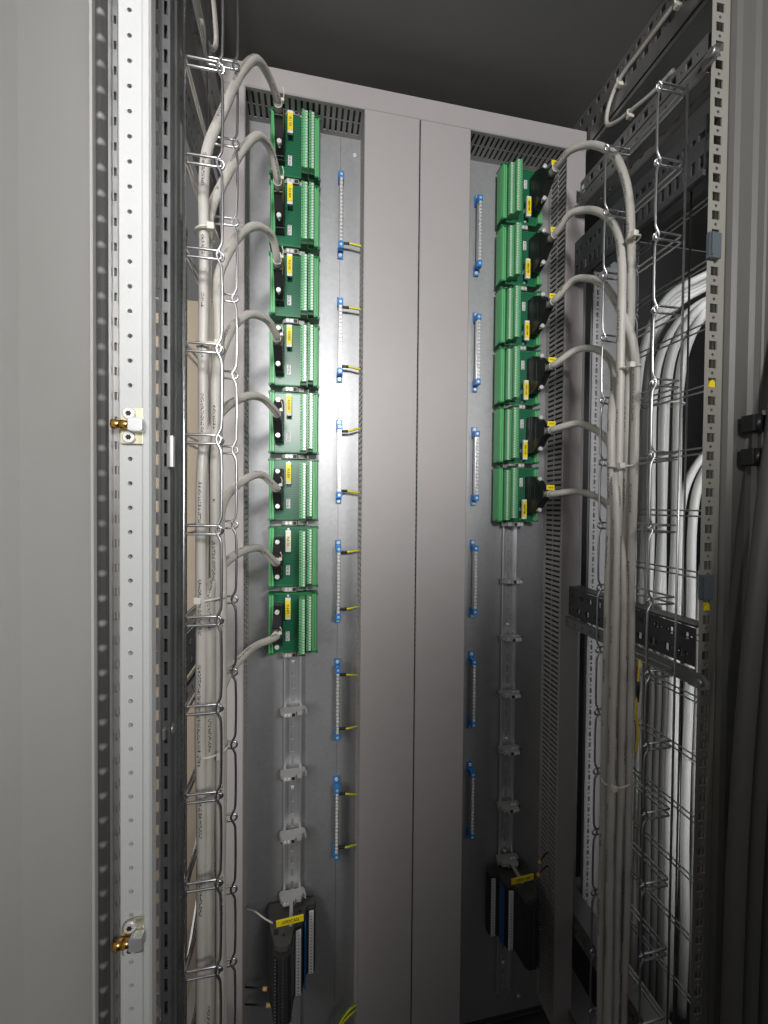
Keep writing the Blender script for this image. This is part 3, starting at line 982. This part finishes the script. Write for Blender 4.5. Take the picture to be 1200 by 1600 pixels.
# ================================================================ EARTH / NEUTRAL BARS
def bar_proto():
    t = thing("neutral_bar", 0, 0, 0, "x", "terminal bar")
    mb = MB().box(-3.6, 3.6, 11, 20.5, -66, 66, .4)
    br = mb.build("bar", mat("bar_zinc", (0.58, 0.58, 0.60), 0.3, 0.9, var=0.1, vscale=150), t)
    s0 = MB().cyl((0, 0, 0), 'h', 3.0, 2.8, 12, bev=.6)
    s0.box(-2.5, 2.5, 2.8, 2.95, -.45, .45)
    so = s0.build("clamp_screw", steel_m, t)
    n = 17
    for k in range(n):
        q = so if k == 0 else link("clamp_screw", so.data, t)
        q.location = P(random.uniform(-.15, .15), 20.2, -57 + k * 114 / (n - 1))
        q.rotation_euler = (0, random.uniform(0, 3.1), 0)
    for s_ in (-1, 1):
        mb = MB()
        z0, z1 = sorted((s_ * 60.5, s_ * 72.5))
        mb.box(-5.2, 5.2, 9, 22, z0, z1, .8)
        z0, z1 = sorted((s_ * 60, s_ * 64))
        mb.box(-4.5, 4.5, 0.2, 9, z0, z1, .3)
        z0, z1 = sorted((s_ * 64, s_ * 83))
        mb.box(-5.4, 5.4, 0.2, 4.2, z0, z1, .6)
        ft = mb.build("insulating_foot", blue_m, t)
        MB().cyl((0, 4.2, s_ * 77.5), 'h', 3.8, 2.2, 14, bev=.7).build("bolt", steel_m, ft)
        MB().cyl((0, 22, s_ * 66.5), 'h', 2.6, 0.5, 12).build("bolt", steel_m, ft)
    return t
bar0 = bar_proto()
bar_z = [567, 325, 85, -153, -391, -629]
first = True
for cx, sd in ((62.5, "left"), (347, "right")):
    for i, z in enumerate(bar_z):
        t = bar0 if first else dup(bar0)
        first = False
        t.location = P(cx, 0, z - (2 if sd == "right" else 0))
        t["group"] = "blue-footed terminal bars on the plate"
        wh = "topmost" if i == 0 else ordn[i] + " from the top"
        t["label"] = ("steel screw bar on blue feet %s the central ducts, %s" % ("left of" if sd == "left" else "right of", wh))
EW = [(0, [-61, ]), (1, [58, -56]), (2, [58, -58]), (3, [60, -52]), (4, [56, -52]), (5, [56, -52])]
k_ = 0
for i, offs in EW:
    for j, dz in enumerate(offs):
        z = bar_z[i] + dz
        wh = ["topmost", "second", "third", "fourth", "fifth", "lowest"][i]
        t = thing("earth_wire", 66, 16, z, "short yellow-green earth wire from the %s end of the %s left bar to the duct" % ("upper" if dz > 0 else "lower", wh), "wire", "earth wires between left bars and duct")
        up1 = random.uniform(3, 8) * (1 if random.random() < .5 else -.6)
        MB().tube([(8, 1, 0), (18, 2.5, up1 * .2), (30, 3, up1 * .8), (44, 2, up1)], 2.3, 10, 5, uv=True).build("wire_sheath", earth_m, t)
        MB().tube([(-1, 1, 0), (5, 1, 0), (13, 1.8, up1 * .05)], 2.7, 10, 2).build("end_sleeve", black_m, t)
        MB().tube([(-7, .8, 0), (-3, .9, 0), (0, 1, 0)], 1.3, 8, 1).build("ferrule", steel_m, t)
        k_ += 1

# ================================================================ END CLAMPS
def clamp_proto():
    t = thing("end_clamp", 0, 0, 0, "x", "rail clamp")
    mb = MB()
    mb.prism([(-22, 8), (-24, 14), (-21, 24), (-15, 33), (6, 33), (8, 27), (18, 25), (22, 18), (26, 24), (27.5, 24), (24, 9), (20, 5), (16, 5), (16, 8)], 'z', -4.2, 4.2, .5)
    mb.box(8, 18, 25, 29, -3.6, 3.6, .4)
    mb.build("clamp_body", clamp_m, t)
    mb = MB()
    mb.box(-1, 5, 33, 33.15, -3.2, 3.2)
    mb.box(-20.5, -16, 24, 30, -4.35, -4.2)
    mb.build("marker_slot", ink_m, t)
    for x in (-12.5, -5.5):
        MB().cyl((x, 31.8, 0), 'h', 2.9, 1.7, 12, bev=.4).build("clamp_screw", steel_m, t)
        MB().cyl((x, 20, -4.8), 'z', 2.6, .8, 12).build("clamp_screw", steel_m, t)
    return t
cl0 = clamp_proto()
first = True
def clamp(x, z, rot, label, group):
    global first
    t = cl0 if first else dup(cl0)
    first = False
    t.location = P(x, 0, z)
    t.rotation_euler = (0, R(rot), 0)
    t["label"] = label; t["group"] = group
    return t
for i in range(8):
    zz = (left_z[i] + left_z[i + 1]) / 2 if i < 7 else left_z[7] - 62
    clamp(-23.7, zz, 0, ("grey end clamp below the %s left module" % ordn[i]) if i < 7 else "grey end clamp directly under the lowest left module", "grey rail end clamps")
clamp(-23.7, left_z[0] + 61.5, 0, "grey end clamp above the topmost left module", "grey rail end clamps")
for i in range(6):
    zz = (right_z[i] + right_z[i + 1]) / 2 if i < 5 else right_z[5] - 62
    clamp(431.5, zz, 180, ("grey end clamp below the %s right module" % ordn[i]) if i < 5 else "grey end clamp directly under the lowest right module", "grey rail end clamps")
lo = ["first", "second", "third"]
for i, z in enumerate((-399, -521, -642)):
    clamp(-23.7, z, 0, "lone grey end clamp on the bare left rail, %s of three going down" % lo[i], "grey rail end clamps")
lo = ["first", "second", "third", "fourth", "fifth"]
for i, z in enumerate((-159, -281, -401, -522, -645)):
    clamp(431.5, z, 180, "lone grey end clamp on the bare right rail, %s of five going down" % lo[i], "grey rail end clamps")
for x, rot, nm, txt in ((-23.7, 0, "left", "-XFDCAI3"), (431.5, 180, "right", "-XFDCAI4")):
    c = clamp(x, -762, rot, "grey end clamp carrying the yellow tag above the %s black terminals" % nm, "grey rail end clamps")
    tg = thing("terminal_tag", x, 33, -762, "yellow printed tag %s clipped above the %s terminal stack" % (txt, nm), "label", "yellow tags over the terminal stacks")
    MB().box(-3, 3, 0.1, 44, 2, 6).build("tag_stem", clamp_m, tg)
    yl = MB().box(-24, 24, 44, 46.5, 8, 19, .4).build("tag_plate", yellow_m, tg)
    lettering(txt, 8.2, 0, 46.7, 13.6, yl, ink_b, 0, .9)
    yl.rotation_euler = (0, R(-4), 0)

# ================================================================ TERMINAL BLOCK STACKS
def block_proto():
    t = thing("terminal_block", 0, 0, 0, "x", "terminal block")
    mb = MB()
    prof = [(-44, 8), (-45, 22), (-42, 34), (-38, 60), (-33, 70), (-29, 92), (-18, 100), (-4, 100), (2, 94), (5, 66), (8, 58), (20, 56), (23, 48), (26, 30), (31, 25), (45, 24), (46, 8), (17, 7.7), (-17, 7.7)]
    mb.prism(prof, 'z', -3.0, 3.0, .35)
    bd = mb.build("block_body", tblack_m, t)
    MB().box(9, 18.5, 56.3, 59, -2.95, 2.95, .2).build("marker", wlabel_m, t)
    MB().box(33, 42, 24.4, 27.2, -2.95, 2.95, .2).build("marker", wlabel_m, t)
    mb = MB()
    for x in (-25, -12):
        mb.cyl((x, 97.2, 0), 'h', 2.0, 3.2, 10)
    mb.build("clamp_screw", mat("dull_screw", (0.12, 0.12, 0.12), 0.4, 0.7), t)
    mb = MB().box(24.8, 27.2, 33, 52, -2.98, 2.98)
    mb.build("jumper", mat("jumper_blue", (0.012, 0.10, 0.27), 0.45), t)
    return t
bl0 = block_proto()
firstb = True
for x, rot, nm in ((-23.7, 0, "left"), (431.5, 180, "right")):
    for k in range(20):
        t = bl0 if firstb else dup(bl0)
        firstb = False
        t.location = P(x, 0, -793 - k * 6.15)
        t.rotation_euler = (0, R(rot), 0)
        mk = [c for c in t.children if c.name.startswith("marker")]
        for c, (x_, h_) in zip(mk, ((13.7, 59.1), (37.5, 27.3))):
            lettering(str(k + 1), 3.6, x_, h_, 0, c, ink_m, 90 if rot == 0 else -90)
        t["label"] = "black slim terminal block with white markers in the %s stack under its yellow tag" % nm
        t["group"] = "black terminal blocks in the %s stack" % nm
    e_ = thing("end_cover", x, 0, -784, "dark grey stepped end cover on top of the %s black terminal stack" % nm, "end cover", "end covers of the terminal stacks")
    mb = MB()
    mb.prism([(-43, 8), (-44, 22), (-41, 34), (-36, 60), (-31, 70), (-27, 86), (-17, 92), (-5, 92), (1, 88), (4, 62), (8, 53), (20, 51), (24, 40), (28, 24), (44, 22), (45, 8)], 'z', -5, 5, .5)
    ec = mb.build("cover_body", tgrey_m, e_)
    mb = MB()
    mb.box(-30, -22, 60, 70, 5, 5.3); mb.cyl((-12, 72, 4.9), 'z', 2.6, .4, 10); mb.cyl((16, 34, 4.9), 'z', 2.6, .4, 10); mb.box(-8, 0, 46, 50, 5, 5.3)
    mb.build("latch_hole", ink_m, ec)
    e_.rotation_euler = (0, R(rot), 0)

# loose wires by the stacks
for (pts, lb) in (([(-108, 34, -905), (-90, 40, -903), (-74, 46, -901)], "dark wire with tan sleeve end left of the left stack, upper"),
                  ([(-108, 34, -938), (-88, 40, -936), (-68, 46, -934)], "dark wire with tan sleeve end left of the left stack, lower"),
                  ([(512, 40, -740), (500, 46, -738), (488, 50, -745)], "dark wire with tan sleeve by the right duct above the stack"),
                  ([(512, 40, -768), (500, 46, -766), (486, 50, -772)], "dark wire with tan sleeve beside the right yellow tag")):
    t = thing("control_wire", *pts[0], lb, "wire", "loose wires with tan sleeves")
    q = [tuple(a - b for a, b in zip(p, pts[0])) for p in pts]
    MB().tube(q, 1.4, 8, 4).build("wire_sheath", black_m, t)
    d = q[-1]
    d0 = q[-2]
    k = [d[i] + (d[i] - d0[i]) * .5 for i in range(3)]
    MB().tube([d, tuple(k)], 3.4, 8, 1).build("tan_sleeve", copper_m, t)
t = thing("control_wire", -108, 30, -760, "thin pale wire from the left duct into the left stack", "wire", "loose wires with tan sleeves")
MB().tube([(0, 0, 0), (18, 10, 2), (36, 22, -2), (52, 30, -6)], 1.5, 8, 4).build("wire_sheath", cable_m, t)
# yellow-green loop at the foot of the central duct
t = thing("earth_wire", 100, 30, -1000, "two yellow-green earth wires looping out of the central duct's foot", "wire")
for d in (0, 6):
    MB().tube([(4, 4, 16 - d * 1.6), (-12, 8, 12 - d * 1.8), (-28, 10, -4 - d * 1.4), (-38 + d, 10, -26 - d), (-42 + d, 6, -60)], 2.6, 10, 6, uv=True).build("wire_sheath", earth_m, t)

# ================================================================ DOOR AND ITS FRAME STRIP ON THE LEFT
dr = thing("cabinet_door", -170, 373, -1150, "grey painted steel cabinet door swung open on the left with pale perforated frame strip", "door")
def db(mb, name, mt, parent=None):
    o = mb.build(name, mt)
    o.parent = parent or dr
    if parent is None: o.location = -Vector(dr.location)
    return o
mb = MB()
def strip_z(): pass
ZB = 475.5 - 12.5 - 24 * 67
n = 96
for k in range(n):
    z0 = ZB + 24 * k
    if z0 > 900: break
    mb.cell(P(-179.5, 373, z0), X_, Z_, H_, 19.5, 24, (9.2, 12, 'c', 2.2), 9)
mb.box(-179.4, -160.2, 361, 363.5, ZB, 900)
mb.prism([(-160, 373), (-160, 360), (-151.5, 360), (-151.5, 371.5), (-153, 374.2), (-158, 374.2)], 'z', ZB, 900)
mb.prism([(-179.5, 373), (-181, 371.5), (-181, 345), (-179.5, 345)], 'z', ZB, 900)
db(mb, "frame_strip", white_m)
# stepped return and rubber gasket
mb = MB()
hole_strip(mb, P(-185.4, 372, 0), X_, H_, 4.2, -1150, 900, 24, 2.1, [('r', 1.2, 4), None], 5)
mb.box(-187.8, -185.5, 366, 376, -1150, 900)
db(mb, "frame_return", frame_m)
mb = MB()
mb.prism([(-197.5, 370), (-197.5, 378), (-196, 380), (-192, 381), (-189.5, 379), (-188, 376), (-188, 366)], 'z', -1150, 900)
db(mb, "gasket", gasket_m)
# door leaf, opened towards the viewer
mb = MB()
mb.prism([(-197.6, 372), (-197.6, 384), (-199, 386), (-206, 470), (-222, 900), (-226, 900), (-203, 372)], 'z', -1150, 900)
db(mb, "door_leaf", door_m)
# lock-rod guides on the strip
def lock_guide(z, tilt):
    b_ = MB()
    b_.prism([(-177, -17.5), (-157.5, -17.5), (-157.5, 17.5), (-168, 17.5), (-173, 15.5), (-177, 10), (-177, -10)], 'h', 374.6, 376.6, .3)
    g = db(b_, "lock_guide", zincy_m)
    g.location = -Vector(dr.location) + Vector((0, 0, z * .001))
    mb = MB()
    mb.prism([(-168, -5.5), (-168, 5.5), (-164, 7), (-156, 6.2), (-155, 3), (-155, -4.5), (-157, -6.8), (-163, -7)], 'h', 376.7, 386, .8)
    db(mb, "guide_block", rail_m, g)
    mb = MB().cyl((-182.5, 382, 0), 'x', 4.6, 8, 20)
    mb.cyl((-174.5, 382, 0), 'x', 4.6, 7.5, 20, r2=4.0)
    db(mb, "brass_roller", brass_m, g)
    for s_ in (-1, 1):
        q = MB().cyl((-169.5, 376.7, 11.5 * s_), 'h', 5.8, 2.6, 24, bev=.9)
        so = db(q, "guide_screw", steel_m, g)
        q = MB()
        pts = []
        for k in range(12):
            rr = 2.9 if k % 2 == 0 else 2.1
            pts.append((-169.5 + rr * math.cos(k * math.pi / 6), 11.5 * s_ + rr * math.sin(k * math.pi / 6)))
        q.prism(pts, 'h', 379.32, 379.4)
        db(q, "star_socket", ink_m, so)
    return g
lock_guide(75, 0)
lock_guide(-432, 0)
# little bright clip on the left upright
t = thing("latch_clip", -140, 345, 38, "small bright metal latch clip standing on the left upright", "clip")
MB().prism([(-6, 0), (-1, 6), (2, 6), (2, 0)], 'z', 0, 33, .6).build("clip_plate", steel_m, t)

# ================================================================ LEFT NEIGHBOUR SEEN BETWEEN UPRIGHT AND DUCT
t = thing("backing_board", -330, -140, -1160, "tan cardboard-coloured board standing behind the left wire basket", "board")
MB().box(-220, 150, -4, 0, 0, 1600).build("board_sheet", tan_m, t)
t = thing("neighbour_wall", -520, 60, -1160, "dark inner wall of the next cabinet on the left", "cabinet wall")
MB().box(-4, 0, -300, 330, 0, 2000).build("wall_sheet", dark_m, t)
t = thing("side_duct", -161, 285, -1150, "dark slotted duct standing behind the left upright", "wiring duct")
mb = MB()
n = 180
for k in range(n):
    mb.box(14, 16, -8, 12, k * 8.2, k * 8.2 + 4.6)
mb.box(14, 16, 12.01, 17, 0, 1476)
mb.box(14, 16, -12, -8.01, 0, 1476)
mb.build("slotted_side", mat("dark_duct", (0.10, 0.10, 0.105), 0.5), t)
MB().box(-4, 11, -12, 12, 0, 1476).build("slot_shade_core", black_m, t)  # black core added so the gaps between fins look shaded
MB().box(-4, 16.5, -12.5, 17, 1476.5, 1484).build("duct_cap", mat("dark_duct", (0.03, 0.03, 0.03)), t)
# flat braces crossing the gap low down
for z, dz, lb in ((-700, 40, "upper"), (-860, 120, "lower")):
    t = thing("flat_brace", -190, 240, z, "thin grey flat brace crossing behind the left bundle, %s" % lb, "brace", "flat braces low on the left")
    MB().prism([(0, 0), (-330, dz + 120), (-330, dz + 134), (0, 12)], 'x', 0, 3).build("brace_bar", frame_m, t)

# ================================================================ RIGHT NEIGHBOUR
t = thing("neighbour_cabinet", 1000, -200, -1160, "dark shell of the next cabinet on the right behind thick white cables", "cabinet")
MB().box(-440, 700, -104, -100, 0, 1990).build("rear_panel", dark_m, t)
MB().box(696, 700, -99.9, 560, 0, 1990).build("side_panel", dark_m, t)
MB().box(-390, 700, -99.9, 560, 1992, 1996).build("roof_panel", roof_m, t)
nb = t
for z0, w_, m_ in ((640, 36, frame_m), (575, 30, frame_m), (520, 34, bar_dk)):
    mb = MB()
    hole_strip(mb, P(-390, 215, z0 + 1160), Z_, -X_, w_, 0, 330, 25, w_ / 2, [('r', 6, 5), ('c', 2.4)], 3, va=H_)
    mb.box(-389.5, -366, 215, 545, z0 + 1160 - 3, z0 + 1160 - .5)
    mb.build("side_bar", m_, nb)
t = thing("slotted_panel", 650, 0, -950, "pale grey vertical panel edge with a column of slots right of the plate", "panel")
mb = MB()
hole_strip(mb, P(-22, 0, 0), X_, H_, 16, 0, 1490, 25, 11, [('r', 2.6, 5.5), ('c', 2.2)], 5)
mb.box(-6, 38, -3, 0, 0, 1490)
mb.box(-22, -6, -8, -6, 0, 1490)
mb.build("panel_sheet", panel_m, t)
t = thing("edge_strip", 606, -20, -905, "narrow dark edge strip beside the pale slotted panel", "panel")
MB().box(-8, 6, -40, 16, 0, 1500).build("strip_sheet", frame_dk, t)
for x, h, mt_, lb in ((692, -10, bluebar_m, "blue-grey perforated strip between pale panel and cables"), (748, -20, frame_dk, "dark perforated strip behind the grey cable bundle")):
    t = thing("perforated_strip", x, h, -1100, lb, "strip", "perforated strips in the right cabinet")
    mb = MB()
    hole_strip(mb, P(-14, 0, 0), X_, H_, 28, 0, 1720, 25, 14, [('c', 3.6)], 6)
    mb.box(-14, 14, -9, -7, 0, 1720)
    mb.build("strip_sheet", mt_, t)
# thick white cables: rise from below and bend off to the right
wc = []
for k, x in enumerate((742, 758, 776, 793, 810)):
    wc.append((x, 46 + (k % 2) * 14, 240 + k * 6, 150, 235, "thick white cable of the left-hand group bending right high up, %s from left" % ordn[k].replace("topmost", "first")))
for k, x in enumerate((826, 843, 860)):
    wc.append((x, 40 + (k % 2) * 16, -20 + k * 4, 140, 190, "thick white cable of the middle group bending right at mid height, %s from left" % ordn[k].replace("topmost", "first")))
for k, x in enumerate((872, 890)):
    wc.append((x, 66 - k * 30, -180 + k * 6, 120, 150, "thick white cable of the right group bending behind the upright, %s from left" % ordn[k].replace("topmost", "first")))
for k, (x, h, zb_, dx, dz, lb) in enumerate(wc):
    t = thing("power_cable", x, h, -1150, lb, "cable", "thick white cables in the right cabinet")
    b = zb_ + 1150
    rnd = random.Random(k)
    pts = [(0, 0, 0)] + [(rnd.uniform(-3, 3), rnd.uniform(-3, 3), z) for z in range(200, int(b) - 60, 180)]
    pts += [(2, 0, b), (dx * .12, 0, b + dz * .38), (dx * .4, 0, b + dz * .7), (dx * .8, 0, b + dz * .92), (dx * 1.6, -5, b + dz * 1.12)]
    MB().tube(pts, 8.6, 14, 8).build("cable_sheath", wcab_m, t)
for z, x, lb in ((225, 775, "upper"), (-560, 868, "lower")):
    t = thing("cable_tie", x, 58, z, "white nylon tie round the thick white cables, %s one" % lb, "cable tie")
    MB().tube([(34 * math.cos(a), 20 * math.sin(a), 0) for a in [k * math.pi / 12 for k in range(24)]], 1.8, 6, 1, closed=True).build("strap", tie_m, t)
# grey cables standing in the dark between
for k, x in enumerate((702, 719, 736)):
    t = thing("power_cable", x, 96, -1150, "dim grey cable behind the right basket, %s from left" % ["first", "second", "third"][k], "cable", "dim grey cables in the right cabinet")
    MB().tube([(0, 0, 0), (2, 0, 300), (-2, 0, 600), (1, 0, 800), (0, -20, 940)], 7.6, 12, 6).build("cable_sheath", dcab_m, t)
for k, (x, h) in enumerate(((716, 30), (733, 12), (752, 4), (770, 0))):
    t = thing("power_cable", x, h, -1150, "grey-white cable standing behind the others in the right bay, %s from left" % ordn[k].replace("topmost", "first"), "cable", "rear cables in the right cabinet")
    MB().tube([(0, 0, 0), (3, 0, 500), (-2, 0, 1000), (2, 0, 1400 + k * 10), (22, 0, 1520 + k * 8), (75, 0, 1620), (190, -4, 1690)], 8.4, 12, 6).build("cable_sheath", wcab_m, t)
# outer frame of the next door on the far right, with hinge
t = thing("door_post", 640, 365, -1150, "dark grey door frame post right of the holed upright", "frame")
mb = MB()
mb.prism([(-41, -30), (-41, 2), (-38, 4), (-2, 4), (0, 10), (4, 14), (60, 16), (60, -30)], 'z', 0, 1985)
mb.build("post_body", mat("side_frame_paint", (0.13, 0.127, 0.122), 0.5, 0.1, var=0.08, vscale=8), t)
mb = MB()
for k in range(78):
    mb.cyl((-26, 4.01, 20 + 25 * k), 'h', 1.6, .4, 10)
mb.build("rivet", mat("rivet_grey", (0.33, 0.33, 0.32), 0.4, .3), t)
t = thing("frame_hinge", 588, 372, 66, "black door hinge with two knuckles on the right frame post", "hinge")
for z in (0, 44):
    hk = MB().box(-17, 16, -6, 10, z - 9, z + 13, 1.2)
    hk.cyl((-8, 8, z - 9), 'z', 5, 22, 14)
    ho = hk.build("hinge_knuckle", black_m, t)
MB().cyl((8, 4, -16), 'z', 2.2, 80, 10).build("hinge_pin", steel_m, t)
t = thing("frame_hinge", 588, 376, -425, "black latch plate low on the right frame post", "latch")
MB().box(-16, -10, -8, 12, -40, 45, 1).build("latch_plate", black_m, t)
MB().box(6, 12, -8, 12, 0, 45, 1).build("latch_plate", black_m, t)
for k, (xs, lean) in enumerate(((541, 60), (566, 78), (594, 96))):
    t = thing("hose", xs, 395, -1150, "dark grey hose leaning down the right edge, %s from left" % ["first", "second", "third"][k], "hose", "dark grey hoses at the right edge")
    MB().tube([(-6, 0, 0), (-3, 0, 250), (0, 0, 490), (lean * .10, 0, 780), (lean * .42, 0, 1050), (lean * 1.0, -3, 1320), (lean * 1.9, -8, 1600)], 10.5, 14, 8).build("hose_body", dcab_m, t)
# small clips on the holed upright
for z, lb in ((352, "translucent grey clip high on the holed upright"), (-108, "blue-grey square clip on the holed upright by the crossbar")):
    t = thing("edge_clip", 541, 350.5, z, lb, "clip", "clips on the holed upright")
    MB().box(-15, 4, 0.2, 6, -17, 17, 1).build("clip_body", clear_m, t)
    MB().box(-14, -12, 6.05, 9, -15, 15, .5).build("clip_lip", clear_m, t)
for z, lb in ((169, "small yellow scrap showing in a square hole of the upright, upper"), (-136, "small yellow scrap showing in the upright below the square clip")):
    t = thing("yellow_marker", 541, 349, z, lb, "marker", "yellow scraps on the holed upright")
    MB().prism([(-5, -5), (5, -5), (5, 3), (1, 6), (-4, 1)], 'h', -3, 2, .3).build("marker_chip", yellow_m, t)
# black-yellow wire on the right basket
t = thing("earth_wire", 456, 326, -345, "thin yellow wire with black sleeves tied to the right basket", "wire")
MB().tube([(0, 0, 0), (1, 2, 30), (-3, 2, 60), (-1, 2, 90), (3, 0, 132)], 1.6, 8, 5, uv=True).build("wire_sheath", mat("yellow_wire", (0.75, 0.52, 0.02), 0.4), t)
for z in (88,):
    MB().tube([(-1.5, 2, z - 14), (-1, 2.2, z), (0, 2, z + 14)], 2.2, 8, 2).build("end_sleeve", black_m, t)
# roof cable on the right, tied to the roof rail
t = thing("lamp_cable", 556, 240, 780, "thin grey cable tied along the right roof rail and looping back", "cable")
MB().tube([(0, 90, 2), (-1, 30, -2), (0, -40, 0), (-2, -88, -4), (-4, -110, -30), (-6, -110, -62), (-4, -86, -78), (-1, -60, -84), (4, -20, -92), (6, 20, -94)], 3.6, 10, 6).build("cable_sheath", cable_m, t)
for (h, z) in ((-88, -3), (30, -2), (-62, -84)):
    t2 = thing("cable_tie", 556, 240 + h, 780 + z, "pale tie holding the thin roof cable, %s" % ("at its bend" if h == -88 else "nearest the upright" if h == 30 else "on its return run"), "cable tie", "ties on the roof cable")
    MB().tube([(5 * math.cos(a), 0, 5 * math.sin(a)) for a in [k * math.pi / 8 for k in range(16)]], 1.5, 6, 1, closed=True).build("strap", tie_m, t2)
    MB().box(-4, 6, -4, 4, -10, -4, 1).build("lock_head", tie_m, t2)
# roof cable on the left
t = thing("lamp_cable", -146, 150, 740, "thin grey cable looping at the left roof rail", "cable")
MB().tube([(2, 130, 30), (6, 60, 20), (8, 10, -10), (6, -8, -40), (0, 10, -62), (-4, 40, -60)], 3.6, 10, 6).build("cable_sheath", cable_m, t)
